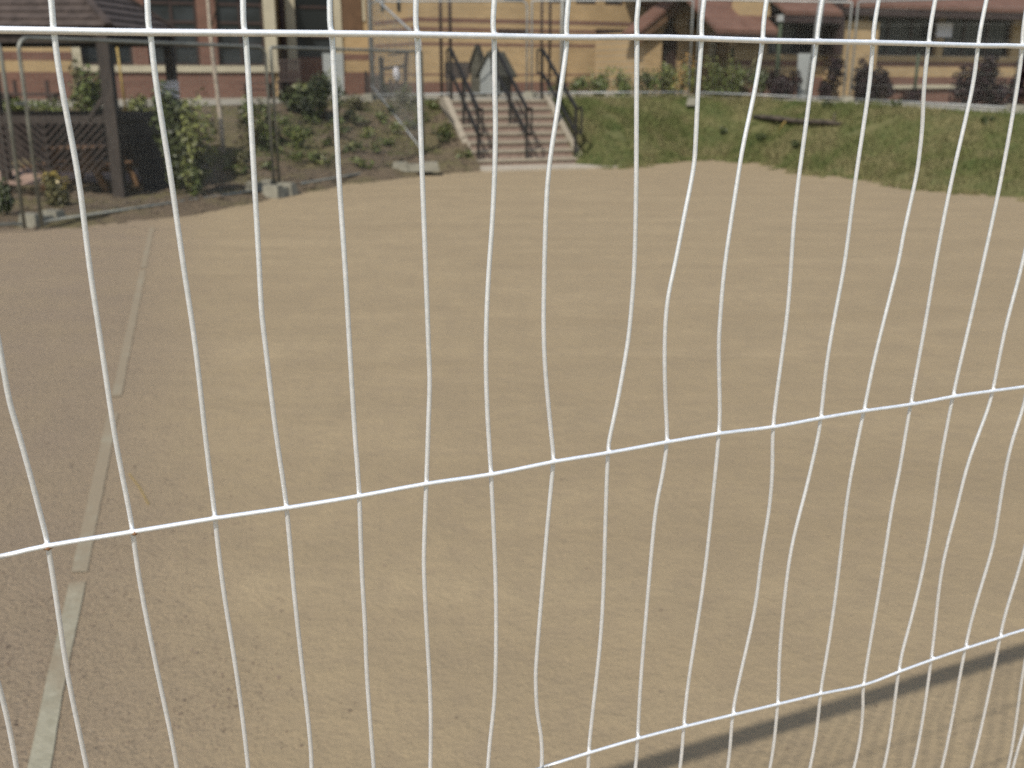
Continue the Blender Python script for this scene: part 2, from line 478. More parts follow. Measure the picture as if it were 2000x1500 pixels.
# half buried marking tape: strips with gaps where sand lies over it
mt = MB(); A, B = gp(297, 444), gp(70, 1525)
dirv = (B-A); Ln = dirv.length; dirv.normalize(); sd = Vector((dirv.y, -dirv.x, 0))
def tape(s, w): 
    p = A+dirv*s+sd*w
    return (p.x, p.y, .007*N(p.x*.35+.15*p.y, p.y*1.7, 1.0, 3)+.004*N(p.x, p.y, 2.6)+.002*N(p.x, p.y, 7.1, 5)+.0035)
def s_at(y):                                     # distance along the tape for a picture row
    lo, hi = 0.0, Ln
    for _ in range(40):
        m = (lo+hi)/2; P = A+dirv*m-EYE
        if 750-FPX*P.dot(UP)/P.dot(FW) < y: lo = m
        else: hi = m
    return lo
for a, b in ((440, 523), (530, 776), (806, 1119), (1138, 1525)):
    s0, s1 = s_at(a), s_at(b); n = max(2, int((s1-s0)/.05)); rw = []
    for k in range(n+1):
        s = lerp(s0, s1, k/n); e = 0 if 0 < k < n else random.uniform(-.006, .006)
        rw.append([tape(s+e, -.025+.004*N(s, 1, 2.1)+.003*N(s, 3, 9)), tape(s+e*.4, 0), tape(s-e, .026+.0015*N(s, 7, 5))])
    mt.grid(rw)
tag(mt.build('marking_tape', M['tape']), 'faded white marking tape half buried in the sandy pitch', 'line marking')

# ------------------------------------------------------------------ near fence panel
FD = Vector((math.sin(math.radians(66)), math.cos(math.radians(66)), 0))
FN = Vector((-FD.y, FD.x, 0))
def fence_pt(u, z, off=0.0): return FD*u+FN*(.6185-.113*(z-1.6)+off)+Vector((0, 0, z))
def smooth_line(pts, k=4):
    out = []
    for i in range(len(pts)-1):
        p0, p1, p2, p3 = pts[max(i-1, 0)], pts[i], pts[i+1], pts[min(i+2, len(pts)-1)]
        for j in range(k):
            t = j/k
            out.append(tuple(.5*((2*b)+(c-a)*t+(2*a-5*b+4*c-d)*t*t+(3*b-a-3*c+d)*t**3) for a, b, c, d in zip(p0, p1, p2, p3)))
    return out+[pts[-1]]
def soften(p, n):
    for _ in range(n):
        p = [p[0]]+[tuple(.25*a+.5*b+.25*c for a, b, c in zip(p[k-1], p[k], p[k+1])) for k in range(1, len(p)-1)]+[p[-1]]
    return p
TRACED_VERTICAL = [[(-0.0762,1.319),(-0.0734,1.274),(-0.0672,1.223),(-0.0659,1.156)],
 [(-0.0365,1.561),(-0.039,1.512),(-0.0369,1.451),(-0.0365,1.42),(-0.034,1.397),(-0.0311,1.367),(-0.0284,1.335),(-0.0275,1.321),(-0.0271,1.288),(-0.0271,1.218),(-0.0237,1.142)],
 [(0.0119,1.638),(0.0113,1.623),(0.0119,1.593),(0.0151,1.546),(0.0153,1.497),(0.0168,1.448),(0.0184,1.389),(0.0214,1.344),(0.0226,1.321),(0.0237,1.277),(0.0288,1.203),(0.0348,1.122)],
 [(0.0591,1.639),(0.0594,1.624),(0.0602,1.593),(0.0639,1.544),(0.0667,1.494),(0.0702,1.442),(0.072,1.381),(0.074,1.329),(0.0742,1.321),(0.0761,1.265),(0.0814,1.188),(0.0846,1.105)],
 [(0.1097,1.641),(0.1103,1.623),(0.1107,1.593),(0.1109,1.542),(0.1112,1.492),(0.1112,1.461),(0.1126,1.437),(0.1167,1.374),(0.1214,1.323),(0.1241,1.254),(0.1285,1.175),(0.1328,1.089)],
 [(0.1589,1.642),(0.16,1.624),(0.1609,1.593),(0.1623,1.54),(0.1649,1.488),(0.167,1.431),(0.1697,1.366),(0.1722,1.321),(0.1734,1.258),(0.1756,1.21),(0.1767,1.161),(0.1816,1.073)],
 [(0.2111,1.644),(0.2123,1.625),(0.2139,1.593),(0.2166,1.538),(0.2193,1.484),(0.2221,1.425),(0.2233,1.399),(0.2228,1.372),(0.2218,1.321),(0.2206,1.263),(0.2217,1.231),(0.2246,1.182),(0.228,1.13),(0.2296,1.057)],
 [(0.2611,1.645),(0.2624,1.624),(0.2641,1.592),(0.2657,1.57),(0.2665,1.536),(0.266,1.5),(0.2652,1.479),(0.2646,1.447),(0.2654,1.407),(0.2682,1.365),(0.2725,1.32),(0.2795,1.234),(0.2828,1.167),(0.2838,1.113),(0.2821,1.077),(0.2808,1.039)],
 [(0.3113,1.646),(0.312,1.625),(0.3121,1.614),(0.3102,1.592),(0.3079,1.569),(0.3057,1.546),(0.305,1.522),(0.3062,1.485),(0.3082,1.443),(0.3103,1.416),(0.3138,1.388),(0.321,1.343),(0.3241,1.322),(0.3233,1.289),(0.3221,1.241),(0.3212,1.192),(0.3203,1.139),(0.3207,1.121),(0.3242,1.083),(0.3331,1.026)],
 [(0.362,1.648),(0.3634,1.626),(0.3666,1.592),(0.373,1.532),(0.3783,1.473),(0.3796,1.436),(0.3794,1.408),(0.3758,1.365),(0.3721,1.336),(0.3714,1.322),(0.3744,1.268),(0.379,1.195),(0.3805,1.141),(0.3795,1.086),(0.3784,1.027),(0.3801,0.9942)],
 [(0.4127,1.649),(0.4142,1.627),(0.4158,1.591),(0.4186,1.555),(0.4192,1.536),(0.4159,1.504),(0.4126,1.468),(0.4094,1.44),(0.4115,1.405),(0.4179,1.36),(0.4243,1.323),(0.4236,1.288),(0.4212,1.259),(0.4233,1.185),(0.4261,1.091),(0.4294,1.027),(0.431,0.9889)],
 [(0.4643,1.651),(0.4657,1.625),(0.4644,1.591),(0.4603,1.554),(0.459,1.528),(0.4571,1.467),(0.4587,1.429),(0.4611,1.399),(0.469,1.353),(0.4729,1.323),(0.4767,1.249),(0.4795,1.172),(0.4782,1.077),(0.4797,1.024),(0.4825,0.9716)],
 [(0.5127,1.652),(0.5134,1.625),(0.5144,1.591),(0.5153,1.553),(0.5157,1.526),(0.5173,1.492),(0.5204,1.462),(0.5239,1.423),(0.5252,1.377),(0.5269,1.321),(0.534,1.278),(0.5373,1.238),(0.5373,1.196),(0.5402,1.139),(0.5373,1.081),(0.5345,1.021),(0.5405,0.9522)],
 [(0.5629,1.653),(0.5648,1.624),(0.5691,1.591),(0.5713,1.524),(0.5752,1.458),(0.5744,1.418),(0.5741,1.371),(0.5777,1.322),(0.5779,1.297),(0.5747,1.253),(0.5724,1.231),(0.5694,1.19),(0.5726,1.131),(0.5792,1.069),(0.5873,1.018),(0.5941,0.9342)],
 [(0.6158,1.655),(0.6179,1.624),(0.6223,1.591),(0.6284,1.564),(0.6312,1.543),(0.633,1.522),(0.6318,1.478),(0.6325,1.454),(0.6298,1.413),(0.6267,1.365),(0.626,1.322),(0.6249,1.263),(0.6264,1.221),(0.6333,1.137),(0.6368,1.075),(0.639,1.015),(0.6475,0.9163)],
 [(0.6667,1.656),(0.6678,1.624),(0.6719,1.59),(0.6707,1.52),(0.6731,1.451),(0.677,1.392),(0.68,1.321),(0.6838,1.253),(0.6842,1.21),(0.6898,1.124),(0.6949,1.01),(0.7026,0.9733),(0.7088,0.8957)],
 [(0.7108,1.657),(0.716,1.623),(0.7206,1.59),(0.7258,1.518),(0.7277,1.447),(0.7288,1.387),(0.7295,1.322),(0.7344,1.244),(0.7399,1.199),(0.7441,1.132),(0.7431,1.069),(0.7411,1.015),(0.7545,0.8803)],
 [(0.7568,1.658),(0.7625,1.622),(0.7713,1.538),(0.7758,1.444),(0.774,1.383),(0.7783,1.321),(0.7769,1.294),(0.7698,1.248),(0.77,1.194),(0.7697,1.137),(0.7766,1.083),(0.7867,1.017),(0.801,0.8647)],
 [(0.799,1.66),(0.8067,1.621),(0.8156,1.492),(0.8199,1.398),(0.8229,1.32),(0.8247,1.296),(0.8213,1.249),(0.8297,1.182),(0.835,1.141),(0.8337,1.091),(0.8339,1.019),(0.8487,0.8487)],
 [(0.8416,1.661),(0.8511,1.62),(0.8657,1.49),(0.8654,1.383),(0.8655,1.32),(0.8775,1.232),(0.8834,1.119),(0.8818,1.058),(0.8838,1.02),(0.8891,0.9743),(0.8994,0.8317)],
 [(0.8826,1.662),(0.8951,1.619),(0.9032,1.464),(0.9075,1.32),(0.9198,1.196),(0.9307,1.056),(0.9316,1.021),(0.9394,0.9477),(0.9656,0.8095)]]
TRACED_HORIZONTAL = [[(-0.049,1.622),(-0.0142,1.623),(0.0593,1.623),(0.1756,1.624),(0.262,1.624),(0.3117,1.624),(0.3861,1.625),(0.4658,1.624),(0.5648,1.624),(0.6685,1.623),(0.7189,1.623),(0.9051,1.619)],
 [(-0.0823,1.319),(-0.0545,1.319),(-0.0275,1.321),(0.0226,1.321),(0.0742,1.321),(0.1217,1.32),(0.1722,1.32),(0.2218,1.321),(0.2725,1.32),(0.3241,1.322),(0.3714,1.322),(0.4243,1.323),(0.4729,1.323),(0.5269,1.321),(0.5777,1.322),(0.626,1.322),(0.68,1.321),(0.7295,1.322),(0.7783,1.321),(0.8229,1.32),(0.9075,1.32)],
 [(0.2758,1.024),(0.3331,1.025),(0.3785,1.026),(0.4295,1.026),(0.4797,1.024),(0.5345,1.021),(0.5873,1.018),(0.639,1.015),(0.6949,1.01),(0.7413,1.014),(0.7867,1.017),(0.8339,1.019),(0.8838,1.02),(0.9316,1.021)]]

ROWS = (1.925, 1.6235, 1.3205, 1.021, .725, .425, .125)
near = thing('temporary_fence_panel', 'bright galvanised wire mesh fence panel with bent upright wires close to the camera', 'fence panel', fence_pt(0, 0), 'temporary mesh fence panels')
rngf = random.Random(3)
def nominal(i): return .024+.0502*(i-2)
U0, U1 = -1.70, 1.78
for i in range(-34, 37):
    u = nominal(i)
    if not U0+.03 < u < U1-.03: continue
    if 0 <= i < len(TRACED_VERTICAL):
        tr = list(TRACED_VERTICAL[i]); pts = []
        topu = tr[0][0]
        for z in (1.985, 1.925, 1.78, 1.6235, 1.47, 1.3205):
            if z > tr[0][1]+.06: pts.append((lerp(topu, u, min(1, (z-tr[0][1])/.3))+rngf.uniform(-.003, .003), z))
        pts += tr
        for z in (1.021, .87, .725, .57, .425, .27, .125, .045):
            if z < tr[-1][1]-.05: pts.append((lerp(tr[-1][0], u, min(1, (tr[-1][1]-z)/.35))+rngf.uniform(-.004, .004), z))
    else:
        pts = [(u+rngf.uniform(-.003, .003), 1.985)]
        for a, b in zip(ROWS, ROWS[1:]+(.04,)):
            pts += [(u+rngf.uniform(-.003, .003), a), (u+rngf.uniform(-.010, .010), (a+b)/2)]
        pts.append((u, .045))
    pts = [(a, z, .0012*math.sin(9*z+i)) for a, z in pts]
    line = [fence_pt(a, z, o) for a, z, o in soften(smooth_line(pts, 6), 5)]
    MB().tube(line, .00165, 8).build('upright_wire', M['wire'], near, True)
for z in ROWS:
    near_trace = [L for L in TRACED_HORIZONTAL if abs(L[0][1]-z) < .02]
    if near_trace:
        L = near_trace[0]
        pts = [(U0, z), (-.9, z), (-.4, z+.001)]+[(a, (b if abs(b-z) < .02 else z)) for a, b in L]+[(1.3, z), (U1, z)]
        pts = [p for k, p in enumerate(pts) if k == 0 or p[0] > pts[k-1][0]+.004]
    else:
        pts = [(U0+(U1-U0)*k/24, z+rngf.uniform(-.0015, .0015)) for k in range(25)]
    r = .0020 if z > 1.5 else (.00175 if z > 1.2 else .0015)
    line = [fence_pt(a, b, -.0028) for a, b in smooth_line(pts, 3)]
    MB().tube(line, r, 8).build('cross_wire', M['wire'], near, True)
fr = [(U0, .0), (U0, 1.90), (U0+.02, 1.95), (U0+.07, 1.98), (U1-.07, 1.98), (U1-.02, 1.95), (U1, 1.90), (U1, 0)]
MB().tube([fence_pt(a, b) for a, b in fr], .024, 14).build('frame_tube', M['galv_pale'], near, True)
MB().tube([fence_pt(U0, .05), fence_pt(U1, .05)], .019, 12).build('bottom_rail', M['galv_pale'], near, True)
for u, z in ((.0235, 1.3203), (-.0275, 1.3198)):
    MB().tube([fence_pt(u-.0034, z, -.0024), fence_pt(u, z, -.0030), fence_pt(u+.0034, z+.0002, -.0024)], [.0009, .0021, .0009], 8).build('weld_spot', M['rust'], near, True)
wb = MB()
def htrace(z, u):
    L = min(TRACED_HORIZONTAL, key=lambda q: abs(q[0][1]-z))
    return interp(L, u)
for zc in (1.6235, 1.3205, 1.021):
    for V in TRACED_VERTICAL:
        for a, b in zip(V, V[1:]):
            if a[1] >= zc > b[1]:
                u = lerp(a[0], b[0], (a[1]-zc)/(a[1]-b[1])); sx = random.uniform(.0018, .0026)
                zc = htrace(zc, u)
                wb.tube([fence_pt(u-sx, zc+.0008, -.0018), fence_pt(u, zc+.0006, -.0022), fence_pt(u+sx, zc+.0004, -.0018)], [.0010, .0019, .0010], 6)
                break
stuff(wb.build('weld_beads', M['wire'], near, True))

# ------------------------------------------------------------------ far fence panels and their concrete feet
def far_panel(p, q, label, h=1.96, rnd=True, mat='galv', clamp=False):
    p, q = Vector(p), Vector(q); up = Vector((0, 0, 1)); d = (q-p).normalized(); L = (q-p).length
    o = thing('temporary_fence_panel', label, 'fence panel', p, 'temporary mesh fence panels')
    r = .13 if rnd else .03; arc = []
    P = lambda s, z: p+d*s+up*z
    arc = [P(0, 0)]+[P(r-r*math.cos(a), h-r+r*math.sin(a)) for a in (0, PI/8, PI/4, 3*PI/8, PI/2)]
    arc += [P(L-r+r*math.sin(a), h-r+r*math.cos(a)) for a in (0, PI/8, PI/4, 3*PI/8, PI/2)]+[P(L, 0)]
    MB().tube(arc, .021, 8).build('frame_tube', M[mat], o, True)
    MB().tube([P(0, .055), P(L, .055)], .018, 8).build('bottom_rail', M[mat], o, True)
    w = MB(); n = int(L/.05)
    for k in range(1, n):
        s = L*k/n; w.tube([P(s, .055), P(s, h)], .0021, 3, False)
    for k in range(1, 7): w.tube([P(0, .055+.29*k), P(L, .055+.29*k)], .0017, 3, False)
    stuff(w.build('wire_infill', M['infill'], o))
    if clamp:
        c = P(-.055, 1.30); MB().bar(c-d*.075, c+d*.075, .022, .035).build('clamp', M['galv'], o)
    return o
def foot(p, rz, label, L=.64, W=.24, h=.13):
    a = Vector((math.cos(rz), math.sin(rz), 0)); b = Vector((-math.sin(rz), math.cos(rz), 0)); mb = MB()
    p = Vector(p); t = .03
    def blk(s0, s1, z0, z1, w):
        pts = []
        for z, e in ((z0, 0), (z1, t)):
            for s, v in ((s0+e, -w/2+e), (s1-e, -w/2+e), (s1-e, w/2-e), (s0+e, w/2-e)): pts.append(p+a*s+b*v+Vector((0, 0, z)))
        mb.hexa(pts)
    blk(-L/2, -L*.14, -.03, h, W); blk(L*.14, L/2, -.03, h, W); blk(-L*.2, L*.2, -.03, h*.72, W*.8)
    return tag(mb.build('concrete_foot', M['concrete']), label, 'fence foot', 'concrete feet of the mesh fence')
f1, f2, f3 = gp(84, 437), gp(538, 380), gp(824, 331)
pa, pb = Vector((-5.13, 11.2, .03)), Vector((-3.38, 14.75, .03))
pc = Vector((-1.58, 18.8, .06)); pd_ = at_depth(727, 196, 23.0)
far_panel(Vector((-8.9, 9.9, .03)), Vector((-5.25, 11.05, .03)), 'round cornered mesh fence panel cut off by the left edge of the photo')
far_panel(pa, pb, 'round cornered mesh fence panel in front of the dark wooden gazebo', clamp=True)
far_panel(pb+Vector((.05, .1, 0)), pc, 'mesh fence panel along the foot of the planted bank, left of the steps', rnd=False)
far_panel(pc+Vector((-.03, .12, .20)), Vector((pd_.x, pd_.y, terrace_z(pd_.x)+.24)), 'mesh fence panel slanting up the planted bank', rnd=True, mat='galv_pale')
tz = terrace_z
def top_pt(x, y, Y): p = at_depth(x, y, Y); return Vector((p.x, p.y, tz(p.x)+.04))
far_panel(top_pt(729, 190, 23.1), top_pt(1029, 190, 23.5), 'mesh fence panel across the top of the concrete steps', rnd=True, mat='galv_pale')
far_panel(top_pt(1038, 190, 23.5), top_pt(1345, 190, 23.4), 'mesh fence panel with pale bottom rail in front of the green hedge', rnd=False, mat='galv_pale')
far_panel(top_pt(1358, 190, 23.3), top_pt(1647, 195, 22.4), 'mesh fence panel in front of the gabled porch', rnd=False, mat='galv_pale')
far_panel(top_pt(1659, 195, 22.2), top_pt(1978, 215, 19.4), 'mesh fence panel on the pale path at the far right', rnd=False, mat='galv_pale')
foot(Vector((f1.x+.06, f1.y-.12, 0)), 1.22, 'concrete foot of the leftmost round cornered panels, on the sand edge', L=.50, W=.27, h=.15)
foot(Vector((f2.x+.12, f2.y-.22, .02)), 1.22, 'concrete foot below the end of the panel before the gazebo', L=.55, W=.28, h=.15)
foot(Vector((f2.x-.22, f2.y+.12, .05)), 1.1, 'smaller buried concrete foot just left of another foot at the soil edge', L=.5)
f3h = on(812, 333)
foot(Vector((f3h.x, f3h.y, f3h.z+.02)), .1, 'long concrete foot on the soil left of the steps', L=.80, h=.12)
for (x, y, Y, lb) in ((1036, 196, 23.3, 'pale concrete foot at the top of the steps'), (1352, 190, 23.2, 'concrete foot on the grass top before the gabled porch'),
                      (1653, 198, 22.2, 'concrete foot under the joined posts on the pale path'), (727, 200, 22.8, 'concrete foot on top of the planted bank'),
                      (1980, 222, 19.3, 'concrete foot at the far right on the path')):
    p = at_depth(x, y, Y); foot(drop(p.x, p.y), 1.4, lb)

# ------------------------------------------------------------------ steps and handrails
SU = Vector((-.30, .954, 0)).normalized(); SR = Vector((SU.y, -SU.x, 0))
SO = Vector((.30, 19.42, 0)); NST, RISE, RUN, HW = 8, .145, .262, 1.0
def sp(r, s, z): return SO+SR*r+SU*s+Vector((0, 0, z))
stairs = thing('steps', 'flight of eight pale treaded brick steps between soil bank and grass bank', 'steps', SO)
for k in range(NST):
    s, z = k*RUN, k*RISE
    e = RUN if k < NST-1 else .9
    rz = MB().box(sp(-HW, s, z-.05), SR*2*HW, SU*(e+.05), (0, 0, RISE+.05-.045)).build('step', M['riser'], stairs)
    MB().box(sp(-HW, s-.025, z+RISE-.044), SR*2*HW, SU*(e+.02), (0, 0, .044)).build('tread', M['tread'], rz)
for sgn in (-1, 1):
    r0 = sgn*(HW+.002) if sgn > 0 else -(HW+.122); mb = MB()
    prof = [(-.03, -.1), (2.25, -.1), (2.25, 1.22), (1.95, 1.22), (-.03, .13)]
    i = len(mb.v)
    for w in (0, .12):
        for s, z in prof: mb.v.append(tuple(sp(r0+w, s, z)))
    n = len(prof); mb.f.append(tuple(range(n-1, -1, -1))); mb.f.append(tuple(range(n, 2*n)))
    for k in range(n): mb.f.append((k, (k+1) % n, n+(k+1) % n, n+k))
    mb.build('stringer', M['tread'], stairs)
structure(MB().box(sp(-1.12, -.85, -.05), SR*2.75, SU*.86, (0, 0, .085)).build('concrete_apron', M['path']))
def handrail(r, label):
    o = thing('handrail', label, 'handrail', sp(r, .05, 0), 'dark handrails on the steps')
    sl = (NST*RISE-.02)/1.98
    zz = lambda s: s*sl
    b, t, w = .10, 2.06, .055
    gz = RISE
    MB().bar(sp(r, b, gz-.02), sp(r, b, zz(b)+gz+.86), w, w).build('post', M['rail'], o)
    MB().bar(sp(r, t, zz(t)-.05), sp(r, t, zz(t)+.98), .06, .06).build('post', M['rail'], o)
    MB().bar(sp(r, 1.12, .52), sp(r, 1.12, zz(1.12)+.93), w, w).build('post', M['rail'], o)
    MB().bar(sp(r, b, zz(b)+gz+.84), sp(r, t, zz(t)+.95), .05, .055).build('top_rail', M['rail'], o)
    MB().bar(sp(r, b, zz(b)+gz+.40), sp(r, t, zz(t)+.50), .045, .05).build('lower_rail', M['rail'], o)
    for s0, dz, dd in ((b, gz, -.30), (t, .09, .30)):
        z0 = zz(s0)+dz; l = MB(); e = s0+dd
        l.bar(sp(r, s0, z0+.84), sp(r, e, z0+.84), .035, .04); l.bar(sp(r, e, z0+.86), sp(r, e, z0+.38), .035, .04, (0, 1, 0)); l.bar(sp(r, s0, z0+.40), sp(r, e, z0+.40), .035, .04)
        l.build('end_loop', M['rail'], o)
handrail(-.93, 'dark metal handrail on the left side of the steps')
handrail(0.0, 'dark metal handrail up the middle of the steps')
handrail(.97, 'dark metal handrail on the right beside the grass bank')

# ------------------------------------------------------------------ gazebo
gz0 = on(246, 385); GX = Vector((.996, -.06, 0)).normalized(); GY = Vector((-GX.y, GX.x, 0)); GW, GD = 2.75, 2.05
gaz = thing('gazebo', 'dark wooden gazebo with brown shingled pyramid roof and lattice sides', 'gazebo', gz0)
gb0 = Vector((gz0.x, gz0.y, gz0.z-.02))
def gq(a, b, z): return gb0+GX*a+GY*b+Vector((0, 0, z))   # a <= 0 runs left from the front right post
EZ = 2.12
for a, b, w in ((-.07, 0, .15), (-GW, 0, .15), (-.02, GD, .13), (-GW, GD, .13)):
    MB().bar(gq(a, b, -.1), gq(a, b, EZ), w, w, (0, 1, 0)).build('post', M['darkwood'], gaz)
for p, q in ((gq(-GW-.05, 0, EZ-.06), gq(.03, 0, EZ-.06)), (gq(0, 0, EZ-.06), gq(0, GD, EZ-.06)), (gq(-GW, 0, EZ-.06), gq(-GW, GD, EZ-.06)), (gq(-GW, GD, EZ-.06), gq(0, GD, EZ-.06))):
    MB().bar(p, q, .07, .17).build('beam', M['darkwood'], gaz)
OV = .06; apex = gq(-GW/2, GD/2, EZ+1.25)
cor = [gq(-GW-.08-OV, -.08-OV, EZ+.04), gq(.02+OV, -.08-OV, EZ+.04), gq(.05+OV, GD+.08+OV, EZ+.04), gq(-GW-.08-OV, GD+.08+OV, EZ+.04)]
NC = 13
for k in range(4):
    A_, B_ = cor[k], cor[(k+1) % 4]; nrm = (B_-A_).cross(apex-A_).normalized()
    for c in range(NC):
        t0, t1 = c/NC, min(1, (c+1.25)/NC)
        a0, b0, a1, b1 = A_.lerp(apex, t0), B_.lerp(apex, t0), A_.lerp(apex, t1), B_.lerp(apex, t1)
        th = .024
        MB().hexa([a0-nrm*.002, b0-nrm*.002, b1-nrm*.012, a1-nrm*.012, a0+nrm*th, b0+nrm*th, b1+nrm*.001, a1+nrm*.001]).build('shingle_course', M['shingle'], gaz)
for c in cor:
    MB().bar(c+Vector((0, 0, .03)), apex+Vector((0, 0, .03)), .10, .035).build('hip_cap', M['shingle'], gaz)
RZ = 1.02
MB().bar(gq(-GW, 0, RZ), gq(-.14, 0, RZ), .07, .10).build('lattice_rail', M['darkwood'], gaz)
MB().bar(gq(-.15, -.02, RZ+.02), gq(-.06, -.02, RZ+.30), .06, .07, (0, 1, 0)).build('brace', M['darkwood'], gaz)
MB().bar(gq(-.38, -.02, RZ+.0), gq(-.10, -.02, RZ+.34), .05, .06, (0, 1, 0)).build('brace', M['darkwood'], gaz)
# chevron lattice: slats fall from both sides towards the middle of the panel
mid = -GW*.36; lz = .38
MB().bar(gq(mid, .0, lz-.02), gq(mid, .0, RZ-.03), .05, .05, (0, 1, 0)).build('lattice_stud', M['darkwood'], gaz)
for side, span in ((1, .80), (-1, GW*.64)):
    for k in range(13):
        o = .105*k
        z0 = lz+.02+o*.95
        x_in = mid; x_out = mid+side*min(span, .80)
        zi, zo = lz-.04+o*.95-.0, lz-.04+o*.95+.80*.95
        if zi > RZ-.06: break
        if zo > RZ-.03:
            f = (RZ-.03-zi)/(zo-zi); x_out = lerp(x_in, x_out, f); zo = RZ-.03
        MB().bar(gq(x_in, -.02, zi), gq(x_out, -.02, zo), .022, .055, (0, 1, 0)).build('slat', M['slatwood'], gaz)
    for k in range(1, 14):                        # lower slats that start beyond the middle
        x_in = mid+side*.105*k; x_out = x_in+side*.70; zi, zo = lz-.04, lz-.04+.70*.95
        if abs(x_in-mid) > span-.1: break
        lim = mid+side*span
        if side*(x_out-lim) > 0: f = (lim-x_in)/(x_out-x_in); x_out = lim; zo = lerp(zi, zo, f)
        MB().bar(gq(x_in, -.02, zi), gq(x_out, -.02, zo), .022, .055, (0, 1, 0)).build('slat', M['slatwood'], gaz)
# closed boarding on the right hand side
MB().bar(gq(0, .08, RZ+.02), gq(0, GD-.07, RZ+.02), .06, .10).build('side_rail', M['darkwood'], gaz)
MB().bar(gq(0, .10, RZ-.32), gq(0, GD-.07, RZ-.32), .05, .06).build('side_rail', M['darkwood'], gaz)
nb = 15
for k in range(nb):
    b = .10+(GD-.2)*(k+.5)/nb
    zb = RZ-.02-min(1, max(0, (b-.06)/.62))*1.0
    if b > .62: zb = -.05
    MB().box(gq(-.012, b-.062, zb), GX*.024, GY*.118, (0, 0, RZ-.02-zb+random.uniform(-.01, .01))).build('board', M['darkwood'], gaz)
for k in range(17):  # dark back boards, added to stand in for shaded interior and low hedge
    a = -GW+.08+.118*k
    MB().box(gq(a, GD-.01, .36), GX*.108, GY*.024, (0, 0, .66+random.uniform(-.012, .012))).build('board', M['darkwood'], gaz)
MB().bar(gq(-GW, GD+.03, RZ), gq(-.07, GD+.03, RZ), .05, .09).build('back_rail', M['darkwood'], gaz)
MB().bar(gq(-GW, GD+.03, .45), gq(-GW+2.1, GD+.03, .45), .04, .08).build('back_rail', M['darkwood'], gaz)
# paper notice on the rear post
pn = gq(-.02, GD-.07, 0); pz = at_depth(330, 176, pn.y)
c = at_depth(331, 175, gq(0, GD, 0).y-.09)
tag(MB().box(c-GX*.145-Vector((0, 0, .125)), GX*.29, GY*.012, (0, 0, .255)).build('paper_notice', M['palepaper']), 'grey white paper notice fixed to the rear gazebo post', 'notice')
def picnic_table(c, rz, label, mat, s=1.0, grp='wooden picnic tables'):
    o = thing('picnic_table', label, 'picnic table', c, grp); c = Vector(c)
    a = Vector((math.cos(rz), math.sin(rz), 0))*s; b = Vector((-math.sin(rz), math.cos(rz), 0))*s; u = Vector((0, 0, s))
    for k in range(5):
        v = -.36+.15*k
        MB().box(c-a*.8+b*v+u*.70, a*1.6, b*.135, u*.035).build('table_board', mat, o)
    for v in (-.75, .50):
        MB().box(c-a*.8+b*v+u*.42, a*1.6, b*.25, u*.035).build('bench_seat', mat, o)
    for e in (-.55, .55):
        for sg in (-1, 1):
            MB().bar(c+a*e+b*sg*.58, c+a*e+b*sg*.25+u*.70, .05, .09).build('leg', mat, o)
        MB().bar(c+a*e-b*.72+u*.39, c+a*e+b*.72+u*.39, .04, .08).build('cross_bar', mat, o)
    return o
picnic_table(gq(-.95, 1.05, .02), 1.45, 'orange brown picnic table under the gazebo', M['tablewood'], .82)
# ------------------------------------------------------------------ buildings
class Wall:
    def __init__(s, P, d):
        s.d = Vector((d[0], d[1], 0)).normalized(); s.P = Vector((P.x, P.y, 0)); s.n = Vector((s.d.y, -s.d.x, 0))
    def at(s, x, y):
        r = ray(x, y); k = (s.P-EYE).dot(s.n)/r.dot(s.n); p = EYE+r*k
        return (p-s.P).dot(s.d), p.z
    def pt(s, u, z, off=0.0): return s.P+s.d*u+s.n*off+Vector((0, 0, z))
    def slab(s, mb, u0, u1, z0, z1, o0, o1):
        return mb.hexa([s.pt(u0, z0, o1), s.pt(u1, z0, o1), s.pt(u1, z0, o0), s.pt(u0, z0, o0),
                        s.pt(u0, z1, o1), s.pt(u1, z1, o1), s.pt(u1, z1, o0), s.pt(u0, z1, o0)])
    def pslab(s, x0, x1, ya, yb, o0, o1, ym=100):   # by picture columns and rows (ya above yb)
        mb = MB(); xm = (x0+x1)/2
        return s.slab(mb, s.at(x0, ym)[0], s.at(x1, ym)[0], s.at(xm, yb)[1], s.at(xm, ya)[1], o0, o1)
def window(W, root, u0, u1, z0, z1, mull=1, trans=(.3, .72), mat='brownframe', off=-.14):
    f = MB(); w = .055
    W.slab(f, u0, u0+w, z0, z1, off-.05, off+.03); W.slab(f, u1-w, u1, z0, z1, off-.05, off+.03)
    W.slab(f, u0+w, u1-w, z0, z0+w, off-.05, off+.03); W.slab(f, u0+w, u1-w, z1-w, z1, off-.05, off+.03)
    for t_ in trans:
        z = lerp(z0, z1, t_); W.slab(f, u0+w, u1-w, z-.035, z+.035, off-.048, off+.026)
    for k in range(mull):
        u = lerp(u0, u1, (k+1)/(mull+1)); W.slab(f, u-.03, u+.03, z0+w, z1-w, off-.045, off+.022)
    o = f.build('window', M[mat], root)
    g_ = MB(); W.slab(g_, u0+.01, u1-.01, z0+.01, z1-.01, off-.04, off-.015); g_.build('pane', M['glass'], o)
    return o
def wall_rows(W, root, u0, u1, rows, th=.30):        # rows: (z0, z1, material, proud)
    for z0, z1, m, proud in rows:
        mb = MB(); W.slab(mb, u0, u1, z0, z1, -th, proud); mb.build('brick_band' if proud > 0 else 'wall', M[m], root)

